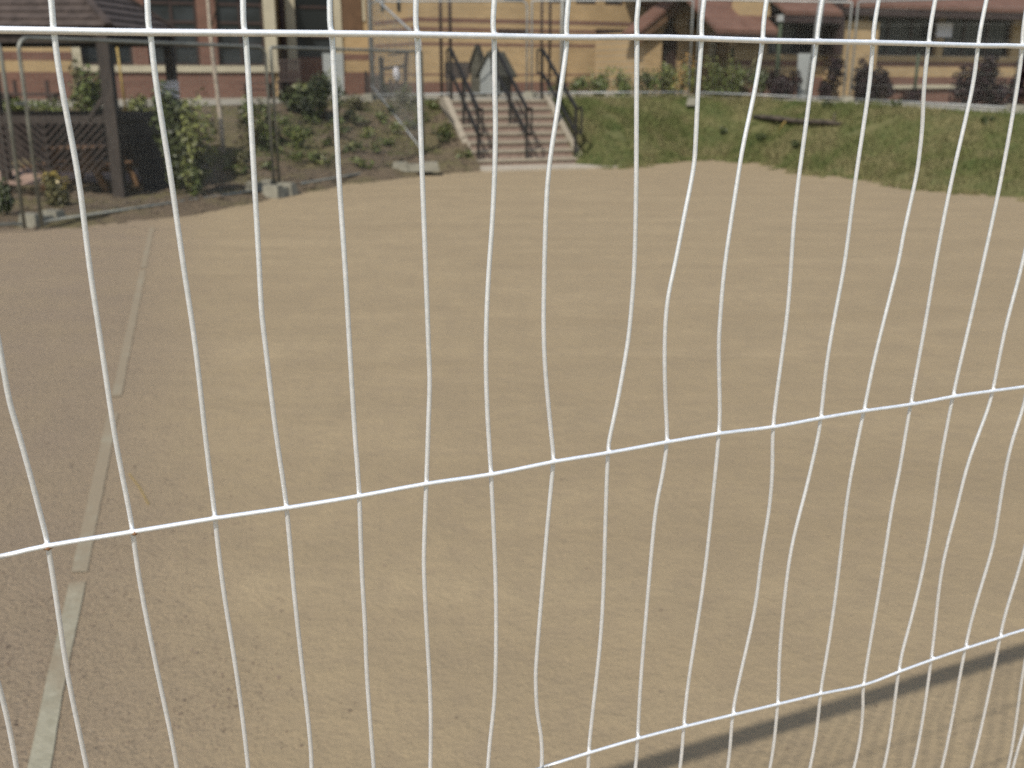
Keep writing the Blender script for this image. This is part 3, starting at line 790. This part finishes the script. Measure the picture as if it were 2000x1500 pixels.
# left building
LW = Wall(at_depth(350, 191, 26.5), (.94, .34)); zz = lambda y, x=350: LW.at(x, y)[1]
us = lambda x: LW.at(x, 110)[0]
lb = thing('school_building', 'red brick school wing with cream window surrounds and dark brown windows, behind the gazebo', 'building', LW.pt(0, 1.05))
ZT = 4.3
wall_rows(LW, lb, us(-420), us(530), [(.95, zz(141), 'red', 0)])
wall_rows(LW, lb, us(-420), us(140), [(zz(141), zz(119), 'tan', 0), (zz(119), zz(103), 'red', .004), (zz(103), zz(70), 'tan', 0), (zz(70), zz(55), 'red', .004), (zz(55), ZT, 'tan', 0)])
mb = MB(); LW.slab(mb, us(139), us(543), zz(141)+.002, zz(128), -.25, .06); mb.build('window_sill', M['cream'], lb)
for a, b in ((141, 158), (520, 542)):
    mb = MB(); LW.slab(mb, us(a), us(b), zz(128)+.002, ZT, -.25, .03); mb.build('jamb', M['cream'], lb)
for a, b in ((260, 291), (391, 427)):
    mb = MB(); LW.slab(mb, us(a), us(b), zz(128)+.002, ZT, -.25, .0); mb.build('brick_pier', M['red'], lb)
for a, b in ((158, 260), (291, 391), (427, 520)):
    window(LW, lb, us(a)+.003, us(b)-.003, zz(128)+.003, ZT, 1, (.20, .42, .60))
mb = MB(); LW.slab(mb, us(-420), us(545), ZT, ZT+.25, -6, .5); mb.build('roof', M['fascia'], lb)
L2 = Wall(at_depth(600, 178, 29.5), (.94, .34)); z2 = lambda y: L2.at(630, y)[1]; u2 = lambda x: L2.at(x, 110)[0]
e = LW.pt(us(541), 0, 0); e2 = L2.pt(u2(530), 0, 0)
mb = MB(); mb.box((e.x, e.y+.02, .95), Vector((-.25, .06, 0)), (e2-e)*1.0, (0, 0, ZT-.95)); mb.build('side_wall', M['tan'], lb)
wall_rows(L2, lb, u2(528), u2(580), [(.95, z2(141), 'red', 0), (z2(141), ZT, 'tan', 0)])
wall_rows(L2, lb, u2(580), u2(656), [(.95, z2(113), 'red', 0)])
wall_rows(L2, lb, u2(656), u2(735), [(.95, z2(141), 'red', 0), (z2(141), z2(117), 'tan', 0), (z2(117), z2(105), 'red', .004), (z2(105), ZT, 'tan', 0)])
window(L2, lb, u2(580)+.003, u2(656)-.003, z2(113)+.003, ZT, 0, (.25, .6))
for a, b in ((562, 580), (655, 669)):
    mb = MB(); L2.slab(mb, u2(a), u2(b), z2(138), ZT, -.05, .07); mb.build('jamb', M['cream'], lb)
MB().tube([L2.pt(u2(554), 1.1, .09), L2.pt(u2(554), ZT, .09)], .075, 10).build('downpipe', M['fascia'], lb, True)
mb = MB(); L2.slab(mb, u2(671), u2(709), z2(62), ZT-.02, -.03, .05); mb.build('timber_panel', M['browndoor'], lb)
mb = MB(); L2.slab(mb, u2(711), u2(716), z2(40), ZT-.02, -.03, .04); mb.build('jamb', M['cream'], lb)
mb = MB(); L2.slab(mb, u2(540), u2(736), ZT, ZT+.25, -5, .4); mb.build('roof', M['fascia'], lb)

# middle building
MW = Wall(at_depth(1000, 178, 29.0), DM); zm = lambda y: MW.at(1000, y)[1]; um = lambda x: MW.at(x, 80)[0]
mbld = thing('school_building', 'tan brick school block with thin red brown brick bands behind the steps', 'building', MW.pt(0, 1.1))
rows_m = [(.95, zm(160), 'red', 0), (zm(160), zm(147.5), 'tan', 0), (zm(147.5), zm(144), 'red', .004), (zm(144), zm(91), 'tan', 0), (zm(91), zm(85), 'red', .004),
          (zm(85), zm(63), 'tan', 0), (zm(63), zm(56), 'red', .004), (zm(56), zm(46), 'tan', 0), (zm(46), zm(38), 'red', .004), (zm(38), zm(4), 'tan', 0)]
wall_rows(MW, mbld, um(808), um(1330), rows_m)
pl = MW.pt(um(808), 0); pr = L2.pt(u2(733), 0); AW = Wall(pr, pl-pr); LA = (pl-pr).length
wall_rows(AW, mbld, -.05, LA+.02, rows_m+[(zm(4), 5.2, 'tan', 0)])
spans = [(984, 1026), (1070, 1112), (1124, 1166), (1180, 1218)]
ZW = zm(4); edge = um(808)
for a, b in spans:
    mb = MB(); MW.slab(mb, edge, um(a), ZW, 5.2, -.3, 0); mb.build('wall', M['tan'], mbld); edge = um(b)
    window(MW, mbld, um(a)+.003, um(b)-.003, ZW+.003, 5.2, 0, (.5,))
mb = MB(); MW.slab(mb, edge, um(1330), ZW, 5.2, -.3, 0); mb.build('wall', M['tan'], mbld)
for a, b in ((972, 1030), (1162, 1220)):
    MW.pslab(a, b, 57, 65, .002, .05).build('vent_slot', M['fascia'], mbld)
MB().tube([MW.pt(um(1094), 1.1, .12), MW.pt(um(1094), 5.1, .12)], .055, 10).build('downpipe', M['galv_pale'], mbld, True)
mb = MB(); MW.slab(mb, um(800), um(1330), 5.2, 5.4, -7, .4); mb.build('roof', M['fascia'], mbld)
for (a, b) in ((745, 751), (777, 783)):
    mb = MB(); AW.slab(mb, AW.at(a, 10)[0], AW.at(b, 10)[0], AW.at(a, 22)[1], AW.at(a, -60)[1], -.02, .03); mb.build('slit_window', M['glass'], mbld)

# gabled porch
GW_ = Wall(at_depth(1345, 180, 27.6), DM); ug = lambda x: GW_.at(x, 90)[0]; zg = lambda y: GW_.at(1345, y)[1]
por = thing('porch', 'tan brick porch with steep gable and dark doorway', 'porch', GW_.pt(0, 1.1))
GA, GL, GR_, ZE, ZA = ug(1342), ug(1258), ug(1442), zg(62), zg(-2)
DL, DR = ug(1293), ug(1331)
def poly_slab(W, root, pts, o0, o1, name, mat):
    mb = MB(); n = len(pts)
    for o in (o0, o1): mb.v += [tuple(W.pt(u, z, o)) for u, z in pts]
    mb.f.append(tuple(range(n-1, -1, -1))); mb.f.append(tuple(range(n, 2*n)))
    for k in range(n): mb.f.append((k, (k+1) % n, n+(k+1) % n, n+k))
    return mb.build(name, M[mat], root)
dz0, dz1 = zg(66), zg(48)
DC = (DL+DR)/2
tl = ZE+(ZA-ZE)*(DC-.13-GL)/(GA-GL); tr_ = ZE+(ZA-ZE)*(DC+.13-GL)/(GA-GL)
poly_slab(GW_, por, [(GL, .95), (DL, .95), (DL, dz0), (DC-.13, dz1), (DC-.13, tl), (GL, ZE)], -.3, 0, 'wall', 'tan')
poly_slab(GW_, por, [(DR, .95), (GR_, .95), (GR_, ZE), (GA, ZA), (DC+.13, tr_), (DC+.13, dz1), (DR, dz0)], -.3, 0, 'wall', 'tan')
poly_slab(GW_, por, [(DL, .95), (DR, .95), (DR, dz0), (DC+.13, dz1), (DC+.13, tl+.1), (DC-.13, tl), (DC-.13, dz1), (DL, dz0)], -.28, -.22, 'door', 'fascia')
for s_, uo, zo in ((-1, GL-.35, ZE-.33), (1, GR_+.3, ZE-.28)):
    RD = -.55 if s_ < 0 else -3
    MB().bar(GW_.pt(GA, ZA+.14, .16), GW_.pt(uo, zo+.10, .16), .10, .24, (0, 0, 1)).build('barge_board', M['browndoor' if s_ < 0 else 'fascia'], por)
    mb = MB(); a, b = GW_.pt(GA, ZA+.24, .25), GW_.pt(uo, zo+.20, .25); c_, d_ = GW_.pt(uo, zo+.20, RD), GW_.pt(GA, ZA+.24, RD)
    mb.hexa([a, b, c_, d_]+[q+Vector((0, 0, .1)) for q in (a, b, c_, d_)]); mb.build('roof', M['rooftile'], por)
GW_.pslab(1385, 1394, 76, 124, .002, .08).build('pillar', M['cream'], por)
GW_.pslab(1342, 1350, 38, 56, .002, .14).build('wall_lamp', M['rail'], por)
mb = MB(); GW_.slab(mb, GL, GL+.3, .95, ZE, -2.6, -.302); mb.build('side_wall', M['tan'], por)
mb = MB(); GW_.slab(mb, GR_-.3, GR_, .95, ZE, -2.6, -.302); mb.build('side_wall', M['tan'], por)

# right hand wing
RW = Wall(at_depth(1670, 190, 26.3), DM); ur = lambda x: RW.at(x, 90)[0]; zr = lambda y: RW.at(1760, y)[1]
rb = thing('school_building', 'low school wing with brown tiled roof and deep shaded eaves at the right', 'building', RW.pt(0, 1.0))
EV = 3.14
low = [(.8, zr(184), 'red', 0), (zr(184), zr(150), 'red', 0), (zr(150), zr(130), 'tan', 0), (zr(130), zr(120), 'red', .004), (zr(120), zr(109), 'tan', 0)]
wall_rows(RW, rb, ur(1440), ur(2250), low)
zs, zh = zr(109), EV-.1
edge = ur(1440)
for a, b in ((1500, 1596), (1692, 1830), (1842, 1976), (2010, 2120)):
    mb = MB(); RW.slab(mb, edge, ur(a), zs, EV+.6, -.3, 0); mb.build('wall', M['tan'], rb); edge = ur(b)
    window(RW, rb, ur(a)+.003, ur(b)-.003, zs+.003, zh, 2, (.35,))
    mb = MB(); RW.slab(mb, ur(a), ur(b), zh+.002, EV+.6, -.3, -.002); mb.build('lintel', M['fascia'], rb)
mb = MB(); RW.slab(mb, edge, ur(2250), zs, EV+.6, -.3, 0); mb.build('wall', M['tan'], rb)
def roof_slope(u0, u1, ez, off, dep, rise, root):
    mb = MB(); p = [RW.pt(u0, ez, off), RW.pt(u1, ez, off), RW.pt(u1, ez+rise, off-dep), RW.pt(u0, ez+rise, off-dep)]
    mb.hexa(p+[q+Vector((0, 0, .09)) for q in p]); mb.build('roof', M['rooftile'], root)
    mb = MB(); RW.slab(mb, u0, u1, ez-.16, ez-.005, off-.06, off-.02); mb.build('fascia', M['fascia'], root)
    mb = MB(); RW.slab(mb, u0, u1, ez-.03, ez-.008, 0.004, off-.062); mb.build('soffit', M['fascia'], root)
roof_slope(ur(1602), ur(2250), EV, .72, 6.0, 3.3, rb)
roof_slope(ur(1492), ur(1600), EV-.20, .74, 6.0, 3.2, rb)
roof_slope(ur(1370), ur(1490), EV-.62, .60, 6.0, 3.4, rb)
mb = MB(); RW.slab(mb, ur(1600), ur(1607), zr(110), EV+.3, .004, .70); mb.build('fascia', M['fascia'], rb)
mb = MB(); RW.slab(mb, ur(1612), ur(1686), .9, zr(46), .004, .50); mb.build('bay_wall', M['tan'], rb)
mb = MB(); c_ = RW.pt(ur(1990), EV+.62, .1); mb.box(c_-RW.d*.15, RW.d*.32, -RW.n*.3, (0, 0, .26)); mb.build('roof_vent', M['cream'], rb)
MB().tube([RW.pt(ur(1489), 1.0, .62), RW.pt(ur(1489), EV-.25, .62)], .05, 8).build('downpipe', M['darkgreen'], rb, True)
MB().cbox(RW.pt(ur(1487), EV-.34, .62), .14, .14, .14).build('gutter_outlet', M['galv_pale'], rb)
mb = RW.pslab(1823, 1853, 45, 73, .10, .115, 60)
tag(mb.build('paper_notice', M['white']), 'white square paper notice in the shaded window of the right wing', 'notice')
# low planter wall in front of the right wing
PW = Wall(at_depth(1800, 200, 24.4), DM); up_ = lambda x: PW.at(x, 180)[0]
plw = thing('planter_wall', 'low red brick planter wall with pale coping before the right wing', 'low wall', PW.pt(0, .95))
zp = PW.at(1800, 173)[1]
mb = MB(); PW.slab(mb, up_(1700), up_(2020), .8, zp, -.5, 0); mb.build('wall', M['red'], plw)
mb = MB(); PW.slab(mb, up_(1695), up_(2024), zp+.002, zp+.075, -.55, .07); mb.build('coping', M['cream'], plw)

# ------------------------------------------------------------------ things on the terrace
def bpost(x, yb, Y, w, h, label, mat, name='steel_post', cat='post', grp=None, lean=0):
    p = at_depth(x, yb, Y); p.z = tz(p.x)-.03
    return tag(MB().tube([p, p+Vector((lean, 0, h))], w/2, 10).build(name, M[mat], smooth=True), label, cat, grp)
gpst = 'slim dark posts beside the steps'
bpost(863, 178, 25.0, .075, 3.8, 'slim dark brown post left of the steps, left one of its pair', 'brownframe', grp=gpst)
bpost(881, 178, 25.6, .085, 3.8, 'slim dark brown post left of the steps, right one of its pair', 'brownframe', grp=gpst)
bpost(1057, 178, 25.3, .06, 3.8, 'thin dark post right of the steps, left one of its pair', 'brownframe', grp=gpst)
bpost(1073, 178, 25.9, .065, 3.8, 'thin dark post right of the steps, right one of its pair', 'brownframe', grp=gpst)
bpost(1577, 190, 23.6, .13, 3.4, 'thick pale grey column before the right wing', 'galv_pale', 'metal_column', 'column', lean=.22)
for x, Y, lb_ in ((1426, 25, 'thin dark green stake beside the gabled porch'), (1456, 25.2, 'thin dark green stake over the purple shrubs'), (1786, 23.8, 'dark green stake with shrub foot before the planter wall')):
    bpost(x, 178, Y, .07, 1.15, lb_, 'darkgreen', 'plant_stake', 'stake', 'plant stakes along the terrace')
# dark post standing in a box frame
p = at_depth(728, 176, 25.0); p.z = tz(p.x)-.02
o = thing('boxed_post', 'dark brown post rising from a dark open box at the bank top', 'post', p)
MB().bar(p, p+Vector((0, 0, 3.6)), .10, .10, (0, 1, 0)).build('post', M['brownframe'], o)
for sx in (-1, 1):
    for sy in (-1, 1): MB().bar(p+Vector((.17*sx+.03, .17*sy, 0)), p+Vector((.17*sx+.03, .17*sy, .62)), .03, .03, (0, 1, 0)).build('leg', M['rail'], o)
MB().cbox(p+Vector((.03, 0, .12)), .30, .30, .40).build('box', M['brownframe'], o)
# grey boards
def lean_board(x0, x1, ya, yb, Y, label, th=.04, tilt=.12):
    a, b = at_depth(x0, yb, Y), at_depth(x1, yb, Y); z0 = tz(a.x)-.01; h = at_depth((x0+x1)/2, ya, Y).z-z0
    d = Vector((b.x-a.x, .0, 0)); mb = MB(); a.z = z0
    mb.box(a, d, (0, th, 0), (0, tilt, h))
    return tag(mb.build('grey_board', M['greypanel']), label, 'board', 'pale grey boards')
lean_board(632, 672, 104, 176, 28.3, 'pale grey board leaning on the brick wall left of the steps')
lean_board(1556, 1582, 104, 184, 24.2, 'pale grey board leaning by the thick grey column at right')
# slatted bench and small tables before the left building
def slat_bench(x0, x1, yb, Y, label):
    a, b = at_depth(x0, yb, Y), at_depth(x1, yb, Y); a.z = b.z = tz(a.x); d = (b-a); L = d.length; d.normalize(); n_ = Vector((0, 1, 0))
    o = thing('slatted_bench', label, 'bench', a)
    MB().box(a+Vector((0, 0, .40)), d*L, n_*.40, (0, 0, .04)).build('seat', M['brownframe'], o)
    for k in range(6): MB().box(a+d*(L*(k+.2)/6)+n_*.38+Vector((0, 0, .44)), d*.055, n_*.03, (0, 0, .45)).build('back_slat', M['brownframe'], o)
    MB().box(a+n_*.36+Vector((0, 0, .88)), d*L, n_*.05, (0, 0, .06)).build('top_rail', M['brownframe'], o)
    for s in (.04, L-.09):
        for v in (.02, .34): MB().box(a+d*s+n_*v, d*.05, n_*.05, (0, 0, .40)).build('leg', M['brownframe'], o)
slat_bench(540, 584, 178, 26.6, 'dark slatted bench below the cream window jambs')
p = at_depth(508, 192, 25.2); p.z = tz(p.x)
picnic_table(p, .4, 'dark red picnic table under the left wing windows', M['brownframe'], .52)
p = at_depth(60, 196, 23.0); p.z = tz(p.x)
o = thing('garden_bench', 'low dark backless bench with two upright ends behind the gazebo', 'bench', p)
MB().cbox(p+Vector((0, 0, .13)), 1.2, .35, .06).build('seat', M['brownframe'], o)
for s in (-.35, .35): MB().cbox(p+Vector((s, .1, -.05)), .06, .06, .50).build('upright', M['brownframe'], o)
for s in (-.5, .5): MB().cbox(p+Vector((s, 0, -.05)), .10, .30, .18).build('leg', M['brownframe'], o)
# wooden play frame with bag
p = at_depth(765, 177, 25.4); p.z = tz(p.x)-.02
o = thing('wooden_frame', 'brown wooden play frame of uprights and a ledge left of the steps', 'play frame', p)
for x_, h_, w_ in ((-.22, .95, .10), (.12, .62, .06), (.30, 1.05, .09), (-.02, .45, .06)): MB().bar(p+Vector((x_, 0, 0)), p+Vector((x_+(.08 if x_ > .2 else 0), 0, h_)), w_, w_, (0, 1, 0)).build('upright', M['brownframe'], o)
MB().bar(p+Vector((-.25, 0, .66)), p+Vector((.36, 0, .74)), .08, .09, (0, 1, 0)).build('ledge', M['brownframe'], o)
MB().bar(p+Vector((-.06, 0, .98)), p+Vector((.40, 0, 1.05)), .05, .05, (0, 1, 0)).build('cross_bar', M['brownframe'], o)
MB().cbox(p+Vector((.0, .05, .02)), .5, .25, .30).build('low_box', M['brownframe'], o)
b = p+Vector((.16, -.12, .38)); mb = MB()
mb.tube([b+Vector((0, 0, 0)), b+Vector((.0, 0, .05)), b+Vector((-.02, 0, .18)), b+Vector((-.03, 0, .29)), b+Vector((-.02, 0, .34))], [.02, .075, .085, .065, .02], 10)
tag(mb.build('carrier_bag', M['white'], smooth=True), 'small white bag hanging on the brown play frame', 'bag')
# notice board stand by the left handrail
p = at_depth(893, 186, 23.9); p.z = tz(p.x)
o = thing('board_stand', 'dark wooden board on two legs at the top left of the steps', 'board stand', p)
MB().box(p+Vector((-.27, 0, .40)), (.54, 0, 0), (0, .05, 0), (0, .04, .36)).build('board', M['darkwood'], o)
for s in (-.22, .18): MB().bar(p+Vector((s, .03, -.05)), p+Vector((s, .03, .45)), .06, .06, (0, 1, 0)).build('leg', M['darkwood'], o)
# play houses
def playhouse(x, yb, Y, w, h, dep, rz, label, front):
    p = at_depth(x, yb, Y); p.z = tz(p.x); o = thing('playhouse', label, 'playhouse', p)
    a = Vector((math.cos(rz), math.sin(rz), 0)); b = Vector((-a.y, a.x, 0)); u = Vector((0, 0, 1)); eh = h*.52
    def P(i, j, z): return p+a*i+b*j+u*z
    def prism(i0, i1, nm, mat):
        mb = MB(); pr_ = [(-w/2, .08), (w/2, .08), (w/2, eh), (0, h*.95), (-w/2, eh)]
        for j in (i0, i1): mb.v += [tuple(P(x_, j, z_)) for x_, z_ in pr_]
        mb.f += [(4, 3, 2, 1, 0), (5, 6, 7, 8, 9)]+[(k, (k+1) % 5, 5+(k+1) % 5, 5+k) for k in range(5)]
        return mb.build(nm, M[mat], o)
    prism(0, dep, 'body', 'playwood'); prism(-.03, -.004, 'front_panel', front)
    for sg in (-1, 1):
        e0, e1 = P(sg*(w/2+.10), -.10, eh-.09), P(sg*(w/2+.10), dep+.08, eh-.09); r0, r1 = P(0, -.10, h*.97), P(0, dep+.08, h*.97)
        mb = MB().hexa([e0, r0, r1, e1]+[q+u*.05 for q in (e0, r0, r1, e1)]); mb.build('roof', M['playwood'], o)
        for j in (.06, dep-.1): MB().bar(P(sg*(w/2-.06), j, -.03), P(sg*(w/2-.06), j, .12), .08, .08, (0, 1, 0)).build('leg', M['playwood'], o)
    return o
playhouse(957, 176, 24.6, .50, .98, .55, -.55, 'small wooden playhouse with pale grey gable front at the top of the steps', 'greypanel')
playhouse(931, 178, 25.4, .26, 1.16, .3, -.2, 'narrow dark wooden playhouse with sharp pointed roof behind the grey fronted one', 'playwood')

# ------------------------------------------------------------------ plants
def leaf_mass(mb, c, rx, rz_, n, ls, upright=0.0, rnd=random):
    lobes = [(Vector((rnd.gauss(0, .42)*rx, rnd.gauss(0, .42)*rx, rnd.uniform(.15, .85)*rz_)), rnd.uniform(.32, .6)) for _ in range(7)]
    for _ in range(n):
        l, f = rnd.choice(lobes)
        v = Vector((rnd.gauss(0, 1), rnd.gauss(0, 1), rnd.gauss(0, 1))).normalized()*(rnd.random()**.5)
        p = Vector(c)+l+Vector((v.x*rx*f, v.y*rx*f, v.z*rz_*f*.75))
        if p.z < c.z-.02: p.z = c.z+rnd.uniform(0, .08)
        nrm = (v+Vector((rnd.gauss(0, .5), rnd.gauss(0, .5), rnd.gauss(.25, .5)))).normalized()
        a = nrm.orthogonal().normalized(); a = (Matrix.Rotation(rnd.uniform(0, 2*PI), 3, nrm) @ a)
        if upright: a = (a*(1-upright)+Vector((0, 0, upright))).normalized()
        b = nrm.cross(a).normalized(); s = ls*rnd.uniform(.6, 1.35)
        mb.quad(p-a*s, p+b*s*.45, p+a*s, p-b*s*.45)
def shrub(x, y, wpx, hpx, mat, label, n=420, ls=.045, up=0.0, name='shrub', cat='shrub', grp=None, mat2=None, Y=None):
    c = on(x, y) if Y is None else drop(*at_depth(x, y, Y).xy)
    Z = (c-EYE).dot(FW); rx, h = wpx*Z/FPX*.5, hpx*Z/FPX
    o = thing(name, label, cat, c, grp)
    mb = MB(); leaf_mass(mb, c, rx, h, n, ls, up); mb.build('foliage', M[mat], o)
    if mat2:
        mb = MB(); leaf_mass(mb, c+Vector((0, 0, h*.15)), rx*.95, h*.9, int(n*.30), ls*.9, up); mb.build('young_leaves', M[mat2], o)
    st_ = MB()
    for k in range(5):
        an = 2*PI*k/5+random.random(); q = c+Vector((math.cos(an)*rx*.6, math.sin(an)*rx*.6, h*random.uniform(.55, .9)))
        st_.tube([c-Vector((0, 0, .04)), c.lerp(q, .5)+Vector((0, 0, .05)), q], [.014, .010, .005], 5)
    st_.build('stems', M['stem'], o)
    return o
gl = 'shrubs on the planted bank'
for a in (
 (374, 376, 100, 182, 'leaf_dark', 'large dark green shrub right of the gazebo', 2600, .05, 0, 'leaf_light'),
 (506, 292, 76, 90, 'leaf_mid', 'broad mid green shrub behind the fence post left of the bare soil', 900, .05, 0, 'leaf_olive'),
 (352, 245, 80, 55, 'leaf_mid', 'green shrub beside the pale young tree trunk, near the brick wall', 620, .045, 0, 'leaf_light'),
 (585, 222, 80, 62, 'leaf_dark', 'dense green shrub under the slatted bench', 900, .05, 0, 'leaf_light'),
 (632, 236, 62, 92, 'leaf_dark', 'tall glossy shrub in front of the pale grey board', 1000, .05, 0, 'leaf_light'),
 (172, 226, 72, 95, 'leaf_mid', 'tall loose green shrub behind the gazebo lattice', 900, .05, 0, 'leaf_olive'),
 (25, 226, 70, 32, 'leaf_mid', 'low green hedge plant behind the gazebo at the far left', 420, .04, 0, 'leaf_light'),
 (95, 228, 80, 30, 'leaf_mid', 'low green hedge plant behind the middle of the lattice', 420, .04, 0, 'leaf_light'),
 (275, 224, 50, 38, 'leaf_light', 'bright green shrub seen between the two gazebo posts', 420, .04, 0, 'leaf_olive'),
 (112, 402, 52, 66, 'leaf_olive', 'yellow green bush in front of the gazebo lattice', 480, .035, 0, 'leaf_yellow'),
 (14, 418, 46, 68, 'leaf_dark', 'dark green bush at the left edge by the first fence panel', 420, .035, 0, None),
 (375, 385, 40, 60, 'leaf_mid', 'light leaved bush at the foot of the large dark shrub', 380, .035, 0, 'leaf_light'),
 (585, 292, 36, 42, 'leaf_mid', 'rounded green bush in the middle of the planted bank', 300, .035, 0, 'leaf_light'),
 (462, 332, 50, 36, 'leaf_olive', 'dull olive bush at the foot of the young tree', 320, .035, 0, None),
 (700, 215, 60, 40, 'leaf_olive', 'olive shrub at the bank top below the boxed post', 320, .035, 0, None),
 (790, 205, 70, 40, 'leaf_olive', 'olive shrub at the bank top left of the step landing', 360, .035, 0, 'leaf_mid'),
 (850, 178, 34, 34, 'leaf_mid', 'small green plant behind the top of the left handrail', 240, .035, 0, 'leaf_light'),
 ):
    shrub(a[0], a[1], a[2], a[3], a[4], a[5], a[6], a[7], a[8], grp=gl, mat2=a[9])
gr_ = 'shrubs along the terrace hedge'
for x, y, w, h, m, lb_, n, m2, u in (
 (1128, 181, 60, 34, 'leaf_mid', 'low green hedge shrub nearest the right handrail', 380, 'leaf_light', .3),
 (1170, 181, 60, 48, 'leaf_mid', 'green hedge shrub with rising shoots right of the handrail', 480, 'leaf_light', .4),
 (1212, 182, 50, 55, 'leaf_mid', 'hedge shrub with a tall pointed light shoot', 420, 'leaf_light', .5),
 (1258, 182, 60, 45, 'leaf_dark', 'dull green hedge shrub behind the fence rail', 420, 'leaf_olive', .2),
 (1300, 182, 64, 62, 'leaf_mid', 'green hedge shrub before the dark doorway', 560, 'leaf_light', .3),
 (1330, 184, 60, 80, 'leaf_light', 'tall light green shrub with orange tips at the doorway', 620, 'petal', .5),
 (1395, 186, 66, 78, 'leaf_mid', 'tall bright green shrub right of the doorway', 620, 'leaf_light', .3),
 (1440, 187, 60, 66, 'leaf_mid', 'green shrub below the thin stakes by the porch', 520, 'leaf_olive', .3),
 (1486, 188, 50, 60, 'leaf_dark', 'dark green shrub where green hedge meets purple', 420, 'leaf_mid', .2)):
    shrub(x, y, w, h, m, lb_, n, .045, u, grp=gr_, mat2=m2, Y=24.3)
for x, y, w, h, Y, lb_, n in (
 (1522, 188, 52, 70, 24.0, 'purple leaved shrub next to the thick grey column', 620),
 (1628, 188, 50, 80, 23.9, 'purple leaved shrub right of the grey column', 640),
 (1680, 190, 56, 92, 23.6, 'tall purple leaved shrub behind the joined fence posts', 760),
 (1724, 194, 40, 60, 23.5, 'thin purple shrub before the left end of the planter wall', 320),
 (1783, 184, 30, 32, 23.6, 'small purple shrub at the foot of the green stake', 240),
 (1930, 208, 84, 112, 22.0, 'large dark purple bush at the far right', 1500),
 (1990, 212, 60, 100, 21.4, 'dark purple bush cut by the right edge', 900)):
    shrub(x, y, w*1.2, h*.92, 'leaf_purple', lb_, int(n*1.7), .055, .1, grp='purple leaved shrubs', Y=Y)
# small tufts scattered over the planted bank: nothing tells them apart
rt = random.Random(11)
spots = [(600, 262), (565, 265), (640, 285), (690, 300), (735, 300), (772, 262), (700, 245), (655, 255), (745, 240), (545, 300), (520, 330), (615, 318), (665, 270),
         (865, 262), (845, 215), (870, 280), (760, 285), (720, 270), (690, 232), (610, 245), (555, 245), (800, 250), (475, 345), (530, 275), (765, 225), (830, 240), (905, 310), (640, 325), (580, 320), (705, 330)]
for k, (x, y) in enumerate(spots):
    c = on(x, y); Z = (c-EYE).dot(FW); s = rt.uniform(.8, 1.35)
    o = thing('plant_tuft', 'low green tuft on the bare soil of the planted bank', 'plant', c, 'low tufts on the planted bank')
    mb = MB(); leaf_mass(mb, c, .17*s, .17*s, 90, .036, .25, rt); mb.build('foliage', M['leaf_mid' if k % 3 else 'leaf_dark'], o)
    mb = MB(); leaf_mass(mb, c+Vector((0, 0, .04)), .15*s, .15*s, 30, .032, .3, rt); mb.build('young_leaves', M['leaf_light' if k % 2 else 'leaf_olive'], o)
for k, (x, y, lb_) in enumerate(((1412, 264, 'dark weed tuft in the grass, left one of three'), (1487, 277, 'dark weed tuft in the grass, middle one of three'), (1558, 290, 'dark weed tuft in the grass below the log'),
                                 (1618, 212, 'dark weed tuft at the path edge left of the white notice'), (1752, 212, 'dark weed tuft on the path edge under the green stake'), (1930, 240, 'dark weed tuft on the grass at far right'))):
    c = on(x, y); o = thing('weed_tuft', lb_, 'plant', c, 'dark weeds on the grass bank')
    mb = MB(); leaf_mass(mb, c, .13, .16, 130, .03, .3, rt); mb.build('foliage', M['leaf_dark'], o)
# log with a side branch
p, q = on(1472, 232), on(1640, 247); lg = thing('fallen_log', 'dark weathered log with a side branch lying on the grass bank', 'log', p)
pts = [p.lerp(q, t_)+Vector((0, 0, .04+.012*math.sin(t_*9))) for t_ in (0, .15, .3, .5, .7, .85, 1)]
MB().tube(pts, [.04, .050, .058, .048, .044, .052, .035], 9).build('trunk', M['log'], lg, True)
b0 = p.lerp(q, .42)+Vector((0, 0, .06)); b1 = on(1518, 262)+Vector((0, 0, .03))
MB().tube([b0, b0.lerp(b1, .5)+Vector((0, 0, .02)), b1], [.02, .015, .008], 6).build('branch', M['cane'], lg, True)
b1 = on(1630, 232)+Vector((0, 0, .12)); b0 = p.lerp(q, .93)+Vector((0, 0, .05))
MB().tube([b0, b1], [.02, .008], 6).build('branch', M['log'], lg, True)
# young tree and cane
p = on(437, 303); tr = thing('young_tree', 'thin pale trunk of a young tree on the planted bank', 'tree', p)
top = at_depth(404, -10, p.y+.05); pts = [p-Vector((0, 0, .05))]+[p.lerp(top, t_)+Vector((.012*math.sin(7*t_), 0, 0)) for t_ in (.2, .4, .6, .8, 1)]
d = (top-p).normalized(); pts += [top+d*.6, top+d*1.3]
MB().tube(pts, [.042, .036, .032, .030, .028, .026, .02, .012], 8).build('trunk', M['bark'], tr, True)
f0 = at_depth(414, 50, p.y); 
MB().tube([f0, at_depth(421, 20, p.y), at_depth(424, -40, p.y)], [.014, .011, .006], 6).build('branch', M['stem'], tr, True)
mb = MB(); leaf_mass(mb, top+d*.75, .55, .9, 500, .05); mb.build('crown', M['leaf_mid'], tr)
p = on(247, 224); q = at_depth(228, 88, p.y)
tag(MB().tube([p-Vector((0, 0, .05)), q], .022, 8).build('cane', M['cane'], smooth=True), 'yellow bamboo cane standing behind the gazebo post', 'cane')
